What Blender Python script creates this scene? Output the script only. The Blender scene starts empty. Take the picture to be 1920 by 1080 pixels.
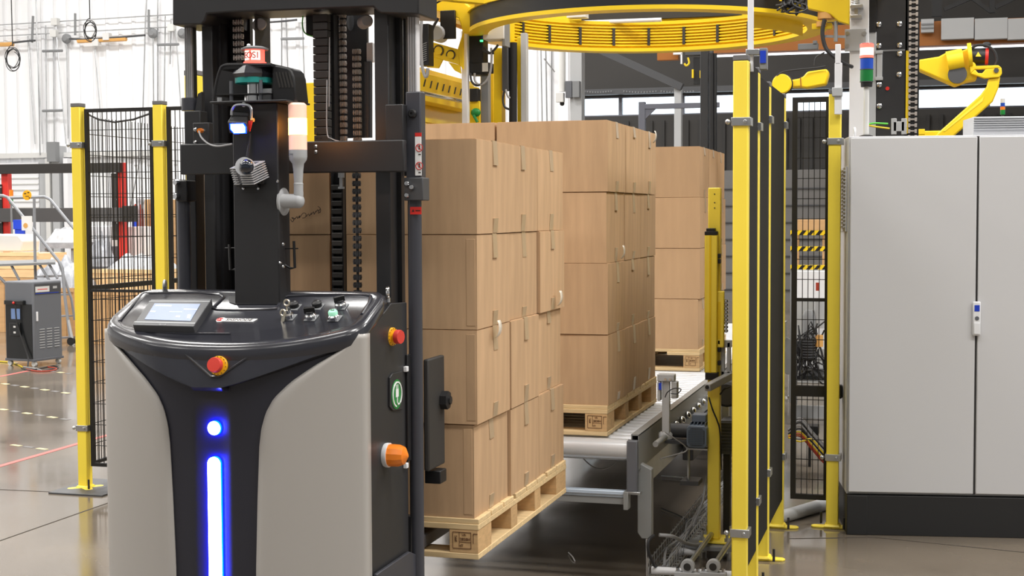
import bpy, bmesh, math, random
from mathutils import Vector, Matrix

random.seed(7)
SC = bpy.context.scene
COL = SC.collection
PI = math.pi

# ------------------------------------------------------------------ camera
# World: X across the conveyor, Y along it, Z up.  The photographer stands at the origin, eye height 1.6 m.
PSI = math.radians(16.2)
PIT = math.atan(141 / 2700)
ROLL = math.radians(.26)
FPX = 2700.0
EYE = Vector((0, 0, 1.6))
_F = Vector((-math.sin(PSI) * math.cos(PIT), math.cos(PSI) * math.cos(PIT), -math.sin(PIT)))
_R0 = Vector((math.cos(PSI), math.sin(PSI), 0))
_U0 = _R0.cross(_F)
_U = _U0 * math.cos(ROLL) + _R0 * math.sin(ROLL)
_R = _R0 * math.cos(ROLL) - _U0 * math.sin(ROLL)
cam_data = bpy.data.cameras.new('camera')
cam_data.sensor_width = 36
cam_data.lens = FPX / 1920 * 36
cam_data.clip_end = 200
cam = bpy.data.objects.new('camera', cam_data)
COL.objects.link(cam)
rot = Matrix((_R, _U, -_F)).transposed()
cam.matrix_world = Matrix.Translation(EYE) @ rot.to_4x4()
SC.camera = cam

# ------------------------------------------------------------------ light and exposure
SC.view_settings.view_transform = 'Standard'
SC.view_settings.look = 'None'
SC.view_settings.gamma = 1
SC.view_settings.use_curve_mapping = False
SC.view_settings.exposure = 0.0
world = bpy.data.worlds.new('daylight')
SC.world = world
world.use_nodes = True
bg = world.node_tree.nodes['Background']
bg.inputs[0].default_value = (0.93, 0.97, 1.0, 1)
bg.inputs[1].default_value = 3.0


def area(x, y, z, sx, sy, power, col=(1, .98, .95)):
    l = bpy.data.lights.new('high_bay_light', 'AREA')
    l.shape = 'RECTANGLE'
    l.size = sx
    l.size_y = sy
    l.energy = power
    l.color = col
    o = bpy.data.objects.new('high_bay_light', l)
    o.location = (x, y, z)
    COL.objects.link(o)


for lx in (-16, -11, -6.2, -1.6, 3, 8):         # rows of lamps under the roof; the aisle on the left is the brighter one
    for ly in (-4, 2.2, 8.5, 15, 21):
        i = (-4, 2.2, 8.5, 15, 21).index(ly)
        if lx < -5:
            w = (150, 270, 300, 350, 370)[i]
        elif lx < 0:
            w = (100, 190, 180, 60, 25)[i]
        else:
            w = (150, 370, 450, 70, 25)[i]
        area(lx, ly, 8.6, 2.6, 1.2, w)


# ------------------------------------------------------------------ pixels of the photograph -> points of the hall
def ray(px, py):
    return _F + _R * ((px - 960) / FPX) - _U * ((py - 540) / FPX)


def aY(px, py, Y):
    d = ray(px, py)
    return EYE + d * (Y / d.y)


def aX(px, py, X):
    d = ray(px, py)
    return EYE + d * (X / d.x)


def aZ(px, py, Z):
    d = ray(px, py)
    return EYE + d * ((Z - 1.6) / d.z)


def aP(px, py, p, n):
    d = ray(px, py)
    n = Vector(n)
    return EYE + d * ((Vector(p) - EYE).dot(n) / d.dot(n))


# ------------------------------------------------------------------ materials
def lin(c):
    out = []
    for v in c[:3]:
        v = v / 255
        out.append(v / 12.92 if v <= .04045 else ((v + .055) / 1.055) ** 2.4)
    return (*out, 1)


MATS = {}


def mat(name, c, rough=.5, metal=0.0, noise=None, bump=0.0, emit=None, strength=0, spec=.5, rnd=0.0, rvar=0.0, alpha=None, trans=0, coat=0):
    """noise = (scale, amount, (sx, sy, sz)): tone wander of the material's own colour."""
    m = bpy.data.materials.new(name)
    m.use_nodes = True
    nt = m.node_tree
    b = nt.nodes['Principled BSDF']
    b.inputs['Base Color'].default_value = lin(c)
    b.inputs['Roughness'].default_value = rough
    b.inputs['Metallic'].default_value = metal
    b.inputs['Specular IOR Level'].default_value = spec
    if coat:
        b.inputs['Coat Weight'].default_value = coat
        b.inputs['Coat Roughness'].default_value = .15
    if trans:
        b.inputs['Transmission Weight'].default_value = trans
    if alpha is not None:
        b.inputs['Alpha'].default_value = alpha
    if emit:
        b.inputs['Emission Color'].default_value = lin(emit)
        b.inputs['Emission Strength'].default_value = strength
    src = None
    if noise:
        sc_, amt, st = noise
        tc = nt.nodes.new('ShaderNodeTexCoord')
        mp = nt.nodes.new('ShaderNodeMapping')
        mp.inputs['Scale'].default_value = st
        nz = nt.nodes.new('ShaderNodeTexNoise')
        nz.inputs['Scale'].default_value = sc_
        nz.inputs['Detail'].default_value = 5
        nt.links.new(tc.outputs['Object'], mp.inputs[0])
        nt.links.new(mp.outputs[0], nz.inputs['Vector'])
        mr = nt.nodes.new('ShaderNodeMapRange')
        mr.inputs[1].default_value = .3
        mr.inputs[2].default_value = .7
        mr.inputs[3].default_value = 1 - amt
        mr.inputs[4].default_value = 1 + amt
        nt.links.new(nz.outputs[0], mr.inputs[0])
        src = mr.outputs[0]
        if bump:
            bp = nt.nodes.new('ShaderNodeBump')
            bp.inputs['Strength'].default_value = bump
            bp.inputs['Distance'].default_value = .01
            nt.links.new(nz.outputs[0], bp.inputs['Height'])
            nt.links.new(bp.outputs[0], b.inputs['Normal'])
        if rvar:
            m2 = nt.nodes.new('ShaderNodeMapRange')
            m2.inputs[1].default_value = .3
            m2.inputs[2].default_value = .7
            m2.inputs[3].default_value = max(.02, rough - rvar)
            m2.inputs[4].default_value = rough + rvar
            nt.links.new(nz.outputs[0], m2.inputs[0])
            nt.links.new(m2.outputs[0], b.inputs['Roughness'])
    if rnd:
        oi = nt.nodes.new('ShaderNodeObjectInfo')
        r = nt.nodes.new('ShaderNodeMapRange')
        r.inputs[3].default_value = 1 - rnd
        r.inputs[4].default_value = 1 + rnd
        nt.links.new(oi.outputs['Random'], r.inputs[0])
        if src is not None:
            mm = nt.nodes.new('ShaderNodeMath')
            mm.operation = 'MULTIPLY'
            nt.links.new(src, mm.inputs[0])
            nt.links.new(r.outputs[0], mm.inputs[1])
            src = mm.outputs[0]
        else:
            src = r.outputs[0]
    if src is not None:
        vm = nt.nodes.new('ShaderNodeVectorMath')
        vm.operation = 'SCALE'
        vm.inputs[0].default_value = lin(c)[:3]
        nt.links.new(src, vm.inputs['Scale'])
        nt.links.new(vm.outputs[0], b.inputs['Base Color'])
    MATS[name] = m
    return m


mat('concrete', (116, 106, 94), .14, noise=(1.1, .16, (1, 1, 1)), rvar=.07, spec=.95)
mat('joint', (70, 64, 58), .8)
mat('red_tape', (196, 104, 98), .6)
mat('yellow_tape', (206, 196, 150), .6)
mat('grey_tape', (110, 108, 108), .6)
mat('white_wall', (243, 244, 246), .6, noise=(.6, .02, (1, 1, .2)))
mat('white_rib', (232, 233, 236), .5)
mat('dark_wall', (52, 50, 48), .7, noise=(.8, .08, (1, 1, 1)))
mat('dark_rib', (46, 45, 44), .7)
mat('lower_wall', (112, 110, 108), .7)
mat('ceiling', (225, 225, 222), .8)
mat('black_steel', (42, 42, 44), .45, noise=(7, .06, (1, 1, 1)))
mat('black_gloss', (44, 45, 52), .24, coat=.5)
mat('black_plastic', (24, 24, 26), .45)
mat('black_rubber', (22, 22, 23), .75)
mat('dark_tube', (62, 63, 70), .38)
mat('shell_navy', (34, 35, 46), .45, coat=.2)
mat('panel_grey', (172, 168, 163), .42, metal=.0, coat=.2)
mat('rail_alu', (236, 236, 240), .35, metal=.1)
mat('bar_lit_top', (206, 220, 236), .35, metal=.25)
mat('ladder_grey', (138, 141, 147), .4)
mat('zinc', (188, 190, 192), .32, metal=.9, noise=(6, .1, (1, 1, 1)))
mat('chrome', (215, 216, 218), .14, metal=1)
mat('roller_steel', (222, 226, 231), .3, metal=.4)
mat('chain_steel', (186, 178, 172), .35, metal=.3, noise=(40, .15, (1, 1, 1)))
mat('yellow', (255, 229, 76), .42, noise=(3, .02, (1, 1, 1)), coat=.15)
mat('yellow_machine', (242, 206, 26), .45, noise=(3, .05, (1, 1, 1)))
mat('yellow_clear', (240, 208, 50), .3)
mat('orange_beam', (158, 94, 26), .5)
mat('cap_grey', (108, 108, 110), .6)
mat('fence_black', (26, 24, 23), .55)
mat('sheet_black', (20, 18, 16), .7, spec=.3)
mat('cabinet', (206, 206, 208), .5)
mat('cabinet_side', (200, 200, 203), .5)
mat('plinth', (33, 33, 34), .55)
mat('white_paint', (232, 233, 236), .45)
mat('offwhite', (214, 214, 212), .5)
mat('light_grey', (178, 180, 182), .5)
mat('mid_grey', (128, 130, 132), .5)
mat('dark_grey', (72, 73, 76), .5)
mat('conveyor_grey', (138, 139, 138), .45)
mat('slate', (96, 98, 104), .5)
mat('motor_blue', (112, 124, 140), .5)
mat('cardboard', (193, 160, 125), .78, noise=(5, .09, (5, 5, .6)), rnd=.08, spec=.2)
mat('cardboard_far', (196, 161, 125), .78, noise=(5, .04, (4, 4, .6)), rnd=.04, spec=.2)
mat('tape', (186, 162, 132), .3, spec=.5)
mat('tape_curl', (238, 228, 212), .2)
mat('ink', (52, 40, 34), .8)
mat('stamp', (92, 58, 34), .8)
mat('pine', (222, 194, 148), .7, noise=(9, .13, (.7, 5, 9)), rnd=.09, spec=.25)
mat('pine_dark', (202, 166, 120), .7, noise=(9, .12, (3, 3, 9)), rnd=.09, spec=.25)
mat('crate_wood', (244, 208, 158), .7, noise=(5, .08, (1, 1, 6)), rnd=.08, spec=.25)
mat('ply', (206, 164, 116), .7, noise=(4, .08, (1, 1, 5)), rnd=.08)
mat('rack_red', (206, 44, 34), .5)
mat('rack_beam', (74, 73, 74), .5)
mat('rack_dark', (40, 37, 35), .5)
mat('plastic_wrap', (206, 208, 212), .3, noise=(9, .22, (1, 1, 1)), bump=.9)
mat('wrap_grey', (160, 163, 170), .3, noise=(9, .25, (1, 1, 1)), bump=.9)
mat('red', (214, 46, 38), .4)
mat('estop_red', (214, 66, 54), .42)
mat('estop_yellow', (240, 178, 20), .45)
mat('orange', (244, 132, 24), .35, coat=.3)
mat('green', (22, 132, 56), .35)
mat('teal', (28, 148, 142), .5)
mat('blue', (26, 62, 190), .4)
mat('sign_white', (240, 240, 240), .5)
mat('sign_red', (222, 52, 44), .5)
mat('charger_grey', (104, 107, 113), .5)
mat('charger_black', (24, 26, 28), .3)
mat('cable', (42, 42, 44), .6)
mat('cable_grey', (150, 150, 152), .5)
mat('cable_yellow', (226, 196, 30), .5)
mat('cable_red', (170, 58, 34), .5)
mat('cable_green', (90, 200, 70), .5)
mat('copper', (222, 168, 96), .5)
mat('glass_window', (225, 235, 240), .05, trans=1.0, spec=.3)
mat('lens', (16, 24, 40), .06, coat=1)
mat('screen', (70, 84, 108), .3, emit=(118, 145, 192), strength=.55)
mat('screen_line', (205, 220, 240), .3, emit=(215, 228, 245), strength=.55)
mat('led_white', (255, 255, 255), .4, emit=(226, 236, 255), strength=9)
mat('led_blue', (20, 50, 255), .4, emit=(0, 16, 255), strength=115)
mat('lamp_blue', (20, 50, 255), .4, emit=(0, 24, 255), strength=40)
mat('spot_blue', (120, 150, 255), .4, emit=(70, 110, 255), strength=16)
mat('amber_lit', (255, 220, 150), .4, emit=(255, 158, 60), strength=20)
mat('amber_dim', (252, 218, 200), .35, emit=(255, 190, 160), strength=.45)
mat('red_lit', (255, 90, 80), .4, emit=(255, 80, 66), strength=2.6)
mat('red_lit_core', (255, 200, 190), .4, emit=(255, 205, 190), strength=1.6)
mat('green_lit', (170, 230, 200), .4, emit=(150, 235, 195), strength=.35)
mat('green_led', (60, 255, 120), .4, emit=(70, 255, 130), strength=3)
mat('edge_glow', (255, 255, 255), .4, emit=(235, 245, 255), strength=2.0)
mat('stack_blue', (34, 84, 200), .3, trans=.2)
mat('stack_green', (26, 130, 62), .3, trans=.2)
mat('aluminium_fin', (196, 198, 202), .35, metal=.25)
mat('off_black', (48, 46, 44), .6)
mat('gantry_grey', (98, 100, 110), .5)
mat('key_metal', (205, 198, 182), .3, metal=.8)


# ------------------------------------------------------------------ mesh builder
class G:
    def __init__(self):
        self.bm = bmesh.new()

    def face(self, pts):
        try:
            self.bm.faces.new([self.bm.verts.new(Vector(p)) for p in pts])
        except ValueError:
            pass
        return self

    def hexa(self, p):
        """p: 8 corners, bottom four counter-clockwise then top four."""
        v = [self.bm.verts.new(Vector(q)) for q in p]
        for f in ((3, 2, 1, 0), (4, 5, 6, 7), (0, 1, 5, 4), (1, 2, 6, 5), (2, 3, 7, 6), (3, 0, 4, 7)):
            self.bm.faces.new([v[i] for i in f])
        return self

    def bx(self, x0, x1, y0, y1, z0, z1):
        x0, x1 = min(x0, x1), max(x0, x1)
        y0, y1 = min(y0, y1), max(y0, y1)
        z0, z1 = min(z0, z1), max(z0, z1)
        return self.hexa([(x0, y0, z0), (x1, y0, z0), (x1, y1, z0), (x0, y1, z0),
                          (x0, y0, z1), (x1, y0, z1), (x1, y1, z1), (x0, y1, z1)])

    def box(self, c, s, m=None):
        """box centred at c, size s, turned by the 3x3 matrix m."""
        c = Vector(c)
        pts = []
        for dz in (-.5, .5):
            for dx, dy in ((-.5, -.5), (.5, -.5), (.5, .5), (-.5, .5)):
                v = Vector((dx * s[0], dy * s[1], dz * s[2]))
                pts.append(c + (m @ v if m else v))
        return self.hexa(pts)

    def pbox(self, px0, py0, px1, py1, Y, d):
        """upright box whose front (at depth Y) covers that rectangle of the photograph; d deep."""
        a, b = aY(px0, py0, Y), aY(px1, py1, Y)
        return self.bx(a.x, b.x, Y, Y + d, a.z, b.z)

    def bar(self, p0, p1, w, h, up=(0, 0, 1)):
        """straight rectangular bar from p0 to p1, w wide, h high."""
        p0, p1 = Vector(p0), Vector(p1)
        d = (p1 - p0).normalized()
        u = Vector(up)
        if abs(d.dot(u)) > .98:
            u = Vector((0, 1, 0))
        s = d.cross(u).normalized()
        u = s.cross(d).normalized()
        pts = []
        for q in (p0, p1):
            pts += [q - s * w / 2 - u * h / 2, q + s * w / 2 - u * h / 2, q + s * w / 2 + u * h / 2, q - s * w / 2 + u * h / 2]
        return self.hexa(pts)

    def cyl(self, p0, p1, r, n=14, r2=None, caps=True):
        p0, p1 = Vector(p0), Vector(p1)
        d = (p1 - p0).normalized()
        a = d.orthogonal().normalized()
        b = d.cross(a)
        r2 = r if r2 is None else r2
        v0 = [self.bm.verts.new(p0 + (a * math.cos(2 * PI * i / n) + b * math.sin(2 * PI * i / n)) * r) for i in range(n)]
        v1 = [self.bm.verts.new(p1 + (a * math.cos(2 * PI * i / n) + b * math.sin(2 * PI * i / n)) * r2) for i in range(n)]
        for i in range(n):
            j = (i + 1) % n
            self.bm.faces.new((v0[i], v0[j], v1[j], v1[i]))
        if caps:
            self.bm.faces.new(v0[::-1])
            self.bm.faces.new(v1)
        return self

    def lathe(self, prof, o, axis=(0, 0, 1), n=20):
        """prof: (radius, height) pairs along axis from o."""
        o = Vector(o)
        d = Vector(axis).normalized()
        a = d.orthogonal().normalized()
        b = d.cross(a)
        rings = []
        for r, h in prof:
            r = max(r, 1e-4)
            rings.append([self.bm.verts.new(o + d * h + (a * math.cos(2 * PI * i / n) + b * math.sin(2 * PI * i / n)) * r) for i in range(n)])
        for k in range(len(rings) - 1):
            for i in range(n):
                j = (i + 1) % n
                self.bm.faces.new((rings[k][i], rings[k][j], rings[k + 1][j], rings[k + 1][i]))
        self.bm.faces.new(rings[0][::-1])
        self.bm.faces.new(rings[-1])
        return self

    def tube(self, pts, r, n=6, closed=False):
        pts = [Vector(p) for p in pts]
        m = len(pts)
        rings = []
        prev = None
        for i, p in enumerate(pts):
            if closed:
                t = pts[(i + 1) % m] - pts[i - 1]
            else:
                t = pts[min(i + 1, m - 1)] - pts[max(i - 1, 0)]
            t.normalize()
            if prev is None:
                a = t.orthogonal().normalized()
            else:
                a = (prev - t * prev.dot(t))
                a = a.normalized() if a.length > 1e-6 else t.orthogonal().normalized()
            prev = a
            b = t.cross(a)
            rings.append([self.bm.verts.new(p + (a * math.cos(2 * PI * k / n) + b * math.sin(2 * PI * k / n)) * r) for k in range(n)])
        for i in range(m if closed else m - 1):
            A, B = rings[i], rings[(i + 1) % m]
            for k in range(n):
                j = (k + 1) % n
                self.bm.faces.new((A[k], A[j], B[j], B[k]))
        if not closed:
            self.bm.faces.new(rings[0][::-1])
            self.bm.faces.new(rings[-1])
        return self

    def prism(self, poly, ext):
        """closed polygon (3-D points in order) swept by the vector ext."""
        ext = Vector(ext)
        a = [self.bm.verts.new(Vector(p)) for p in poly]
        b = [self.bm.verts.new(Vector(p) + ext) for p in poly]
        self.bm.faces.new(a[::-1])
        self.bm.faces.new(b)
        n = len(a)
        for i in range(n):
            j = (i + 1) % n
            self.bm.faces.new((a[i], a[j], b[j], b[i]))
        return self

    def grid(self, rows):
        vs = [[self.bm.verts.new(Vector(p)) for p in r] for r in rows]
        for i in range(len(vs) - 1):
            for j in range(len(vs[i]) - 1):
                self.bm.faces.new((vs[i][j], vs[i][j + 1], vs[i + 1][j + 1], vs[i + 1][j]))
        return self

    def ball(self, c, r, s=(1, 1, 1), n=14, m=9):
        c = Vector(c)
        rows = []
        for i in range(m + 1):
            th = PI * i / m
            rows.append([c + Vector((r * s[0] * math.sin(th) * math.cos(2 * PI * k / n), r * s[1] * math.sin(th) * math.sin(2 * PI * k / n),
                                     r * s[2] * math.cos(th))) for k in range(n + 1)])
        self.grid(rows)
        bmesh.ops.remove_doubles(self.bm, verts=self.bm.verts[:], dist=1e-5)
        return self


# ------------------------------------------------------------------ objects
WORLD = {}          # object -> matrix that takes its mesh space to the hall


def part(name, g, m, parent=None, bev=0.0, label=None, kind=None, local=False, smooth=40, seg=2, solid=0):
    bm = g.bm
    if parent is not None and not local:
        bm.transform(WORLD[parent].inverted())
    bmesh.ops.recalc_face_normals(bm, faces=bm.faces[:])
    me = bpy.data.meshes.new(name)
    bm.to_mesh(me)
    bm.free()
    me.materials.append(MATS[m])
    if smooth:
        me.polygons.foreach_set('use_smooth', [True] * len(me.polygons))
        me.set_sharp_from_angle(angle=math.radians(smooth))
    o = bpy.data.objects.new(name, me)
    COL.objects.link(o)
    if parent is not None:
        o.parent = parent
        WORLD[o] = WORLD[parent]
    else:
        WORLD[o] = Matrix.Identity(4)
    if solid:
        sm = o.modifiers.new('thickness', 'SOLIDIFY')
        sm.thickness = solid
        sm.offset = 0
    if bev:
        b = o.modifiers.new('edge', 'BEVEL')
        b.width = bev
        b.segments = seg
        b.limit_method = 'ANGLE'
        b.angle_limit = math.radians(35)
        b.harden_normals = False
    if label:
        o['label'] = label
    if kind:
        o['kind'] = kind
    return o


def thing(name, label, cat, loc=(0, 0, 0), rz=0, group=None):
    o = bpy.data.objects.new(name, None)
    o.empty_display_size = .1
    COL.objects.link(o)
    o.location = loc
    o.rotation_euler = (0, 0, rz)
    WORLD[o] = Matrix.Translation(Vector(loc)) @ Matrix.Rotation(rz, 4, 'Z')
    o['label'] = label
    o['category'] = cat
    if group:
        o['group'] = group
    return o


def solo(name, g, m, label, cat, group=None, kind=None, **k):
    """a thing that is one mesh"""
    o = part(name, g, m, None, **k)
    o['label'] = label
    o['category'] = cat
    if group:
        o['group'] = group
    if kind:
        o['kind'] = kind
    return o


def struct(name, g, m, parent=None, **k):
    o = part(name, g, m, parent, **k)
    if parent is None:
        o['kind'] = 'structure'
    return o


def clone(o, parent=None, mtx=None):
    """copy of a thing (or part) with copies of its parts and their sub-parts; mesh data is shared"""
    c = o.copy()
    COL.objects.link(c)
    if parent is not None:
        c.parent = parent
    WORLD[c] = WORLD.get(o)
    for ch in list(o.children):
        clone(ch, c)
    return c


def words(txt, size, mtx, m, parent, name='lettering', extrude=.0006, align='CENTER', sx=1.0, shear=0):
    """flat lettering; mtx places it (local x = reading direction, y = up)"""
    cu = bpy.data.curves.new('letters', 'FONT')
    cu.body = txt
    cu.size = size
    cu.extrude = extrude
    cu.align_x = align
    cu.align_y = 'CENTER'
    cu.shear = shear
    tmp = bpy.data.objects.new('letters', cu)
    COL.objects.link(tmp)
    bpy.context.view_layer.update()
    me = bpy.data.meshes.new_from_object(tmp.evaluated_get(bpy.context.evaluated_depsgraph_get()))
    bpy.data.objects.remove(tmp)
    bpy.data.curves.remove(cu)
    S = Matrix.Diagonal((sx, 1, 1, 1))
    me.transform(WORLD[parent].inverted() @ mtx @ S)
    me.materials.clear()
    me.materials.append(MATS[m])
    o = bpy.data.objects.new(name, me)
    COL.objects.link(o)
    o.parent = parent
    WORLD[o] = WORLD[parent]
    return o


def frame(o, xdir, ydir):
    """4x4 with origin o, x along xdir and y close to ydir"""
    x = Vector(xdir).normalized()
    z = x.cross(Vector(ydir)).normalized()
    y = z.cross(x)
    m = Matrix((x, y, z)).transposed().to_4x4()
    m.translation = Vector(o)
    return m


def arc(c, r, a0, a1, n, ax=(1, 0, 0), ay=(0, 0, 1)):
    c, ax, ay = Vector(c), Vector(ax), Vector(ay)
    return [c + ax * (r * math.cos(a0 + (a1 - a0) * i / n)) + ay * (r * math.sin(a0 + (a1 - a0) * i / n)) for i in range(n + 1)]


def sag(p0, p1, dip, n=10, side=(0, 0, 0)):
    p0, p1, s = Vector(p0), Vector(p1), Vector(side)
    return [p0.lerp(p1, i / n) + (Vector((0, 0, -dip)) + s) * (4 * (i / n) * (1 - i / n)) for i in range(n + 1)]


def spline(pts, n=6):
    """Catmull-Rom through pts"""
    p = [Vector(q) for q in pts]
    p = [p[0] * 2 - p[1]] + p + [p[-1] * 2 - p[-2]]
    out = []
    for i in range(1, len(p) - 2):
        for k in range(n):
            t = k / n
            a, b, c, d = p[i - 1], p[i], p[i + 1], p[i + 2]
            out.append(.5 * ((2 * b) + (c - a) * t + (2 * a - 5 * b + 4 * c - d) * t * t + (3 * b - a - 3 * c + d) * t ** 3))
    out.append(p[-2])
    return out

# ================================================================== the hall
g = G().bx(-22, 15, -9, 27, -.2, 0)
struct('floor', g, 'concrete', smooth=0)
floor = bpy.data.objects['floor']
# sawn joints and tapes lie on the slab as thin strips
def strip(name, pts, w, m, h=.0015):
    g = G()
    for a, b in zip(pts[:-1], pts[1:]):
        a, b = Vector(a), Vector(b)
        a.z = b.z = h / 2 + .0002
        g.bar(a, b, w, h)
    return part(name, g, m, floor, smooth=0)


ja, jb = aZ(0, 1014, 0), aZ(200, 944, 0)
dj = (jb - ja).normalized()
strip('saw_joint', [ja - dj * 3, jb + dj * 14], .008, 'joint')
jc, jd = aZ(0, 918, 0), aZ(88, 922, 0)
dj = (jd - jc).normalized()
strip('saw_joint', [jc - dj * 4, jd + dj * 2.2], .007, 'joint')
je, jf = aZ(1560, 1003, 0), aZ(1900, 1080, 0)
strip('saw_joint', [aZ(1480, 1010, 0), aZ(1640, 1008, 0), aZ(1960, 1040, 0)], .006, 'joint')
ra, rb = aZ(0, 874, 0), aZ(139, 834, 0)
dr = (rb - ra).normalized()
strip('red_floor_line', [ra - dr * 2, rb + dr * .5], .045, 'red_tape')
strip('red_floor_line', [aZ(0, 706, 0), aZ(60, 694, 0)], .05, 'red_tape')
def dashes(a, b, n, w, fill=.55):
    for i in range(n):
        p, q = a.lerp(b, i / n), a.lerp(b, (i + fill) / n)
        strip('floor_dash', [p, q], w, 'yellow_tape' if i % 2 == 0 else 'grey_tape')
dashes(aZ(-30, 714, 0), aZ(138, 739, 0), 9, .05)
dashes(aZ(0, 767, 0), aZ(140, 789, 0), 6, .045)
dashes(aZ(22, 834, 0), aZ(95, 844, 0), 3, .035, .7)
dashes(aZ(80, 694, 0), aZ(140, 702, 0), 4, .05)
dashes(aZ(-20, 676, 0), aZ(40, 682, 0), 3, .05)

YW = 26.0
xs = aY(1088, 300, YW).x
g = G().bx(-22, xs, YW, YW + .2, 0, 9)
struct('wall_back', g, 'white_wall', smooth=0)
wb = bpy.data.objects['wall_back']
g = G()
x = -21.8
while x < xs - .1:
    g.hexa([(x, YW - .03, 2.6), (x + .05, YW - .03, 2.6), (x + .08, YW, 2.6), (x - .03, YW, 2.6),
            (x, YW - .03, 9), (x + .05, YW - .03, 9), (x + .08, YW, 9), (x - .03, YW, 9)])
    x += .3
r = part('wall_rib', g, 'white_rib', wb, smooth=0)
r['kind'] = 'stuff'
# dark far wall with a ribbon of daylight windows
zt, zb = 3.72, 3.36
g = G().bx(xs, 15, YW, YW + .2, zt, 9).bx(xs, 15, YW, YW + .2, 0, zb)
struct('wall_far', g, 'dark_wall', smooth=0)
wf = bpy.data.objects['wall_far']
g = G()
x = xs + .2
while x < 6:
    g.bx(x, x + .06, YW - .035, YW, 2.35, zb - .1)
    x += .22
r = part('wall_rib', g, 'dark_rib', wf, smooth=0)
r['kind'] = 'stuff'
z = .2
k = 0
part('lower_panel', G().bx(xs, 12, YW - .06, YW - .02, 0, 2.34), 'lower_wall', wf, smooth=0)
while z < 2.3:
    part('panel_rail', G().bx(xs, 12, YW - .09, YW - .06, z, z + .02), 'dark_grey', wf, smooth=0)
    z += .3
xw = [xs + .02]
for px in (1162, 1279, 1398, 1560, 1660, 1853, 2060):
    xw.append(aY(px, 200, YW).x)
for i in range(len(xw) - 1):
    t = struct('window_%d' % (i + 1), G().bx(xw[i] + .02, xw[i + 1] - .02, YW + .09, YW + .1, zb, zt), 'glass_window', smooth=0)
    fr = G()
    for a, b, c, d in ((xw[i], xw[i] + .03, zb, zt), (xw[i + 1] - .03, xw[i + 1], zb, zt), (xw[i] + .03, xw[i + 1] - .03, zb, zb + .025), (xw[i] + .03, xw[i + 1] - .03, zt - .025, zt)):
        fr.bx(a, b, YW + .04, YW + .14, c, d)
    part('window_frame', fr, 'gantry_grey', t, smooth=0)
g = G().bx(xs, 15, YW - .25, YW - .05, zt + .02, zt + .12)
struct('trim_1', g, 'dark_grey', smooth=0)
struct('wall_left', G().bx(-22.2, -22, -9, YW, 0, 9), 'white_wall', smooth=0)
struct('wall_right', G().bx(15, 15.2, -9, YW, 0, 9), 'light_grey', smooth=0)
struct('wall_front', G().bx(-22, 15, -9.2, -9, 0, 9), 'mid_grey', smooth=0)
struct('ceiling', G().bx(-22, 15, -9, YW, 9, 9.2), 'ceiling', smooth=0)
# white wall furniture: girt, shutter door with its jambs
za = aY(60, 291, YW - .2).z
struct('trim_2', G().bx(-22, aY(300, 288, YW).x, YW - .12, YW - .03, za - .05, za + .05), 'offwhite', smooth=0)
t = struct('door_1', G().bx(aY(-60, 300, YW - .15).x, aY(72, 300, YW - .15).x, YW - .15, YW - .05, 0, aY(30, 306, YW).z), 'white_paint', smooth=0)
for yy in range(312, 420, 11):
    p = aY(30, yy, YW - .16)
    part('shutter_slat', G().bx(aY(-60, 300, YW - .16).x, aY(71, 300, YW - .16).x, YW - .17, YW - .15, p.z - .012, p.z + .012), 'offwhite', t, smooth=0)
part('door_jamb', G().bx(aY(73, 300, YW - .2).x, aY(84, 300, YW - .2).x, YW - .2, YW - .03, 0, aY(30, 300, YW).z), 'light_grey', t, smooth=0)
for i, (a, b, m) in enumerate(((84, 92, 'offwhite'), (97, 110, 'light_grey'), (118, 126, 'white_rib'))):
    struct('trim_%d' % (3 + i), G().bx(aY(a, 300, YW - .3).x, aY(b, 300, YW - .3).x, YW - .3, YW - .03, 0, aY(100, 275 if i == 1 else 298, YW).z), m, smooth=0)

# pipes and conduits on the white wall
pw = thing('wall_pipework', 'thin grey conduits and copper pipe run along the white wall', 'pipes', (aY(150, 200, YW).x, YW, 2.5))
def pipe(pts, r, m='zinc', nm='conduit'):
    part(nm, G().tube([aY(a, b, YW - d) for a, b, d in pts], r, 6), m, pw)
pipe([(-20, 48, .15), (330, 27, .15)], .012)
pipe([(-20, 69, .15), (330, 50, .15)], .012)
for a, b, c, d in ((62, 30, 60, 80), (141, 25, 141, 66), (279, 18, 279, 60)):
    pipe([(a, b, .2), (c, d, .2)], .025, 'mid_grey', 'pipe_hanger')
for pts in ([(68, 0, .2), (69, 70, .2), (80, 270, .2)], [(52, 68, .1), (66, 270, .1)], [(71, 80, .14), (75, 290, .14)], [(104, 45, .2), (106, 68, .2), (124, 270, .2)],
            [(125, 75, .1), (128, 260, .1)], [(86, 48, .1), (88, 300, .1)], [(100, 60, .1), (102, 300, .1)],
            [(275, 0, .2), (272, 60, .2), (268, 210, .2), (262, 300, .2)], [(287, 60, .15), (289, 300, .15)], [(296, 0, .1), (296, 200, .1)],
            [(310, 30, .1), (308, 200, .1)], [(330, 55, .2), (339, 200, .2)], [(178, 90, .1), (188, 210, .1), (196, 420, .1)],
            [(262, 300, .2), (246, 380, .2), (236, 440, .2)], [(321, 35, .1), (319, 120, .1)],
            [(505, 42, .2), (506, 120, .2), (508, 180, .2)], [(567, 40, .2), (571, 160, .2)], [(528, 20, .1), (528, 160, .1)], [(536, 20, .1), (541, 180, .1)],
            [(1014, 90, .2), (1017, 260, .2)], [(1023, 90, .1), (1026, 260, .1)], [(1034, 90, .1), (1034, 260, .1)], [(1020, 110, .2), (1040, 135, .2)]):
    pipe(pts, .014)
for a, b, c in ((80, 117, 96), (80, 117, 208), (295, 335, 84), (527, 570, 73)):
    pipe([(a, c, .2), (b, c - 1, .2)], .028, 'mid_grey', 'strut')
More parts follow.
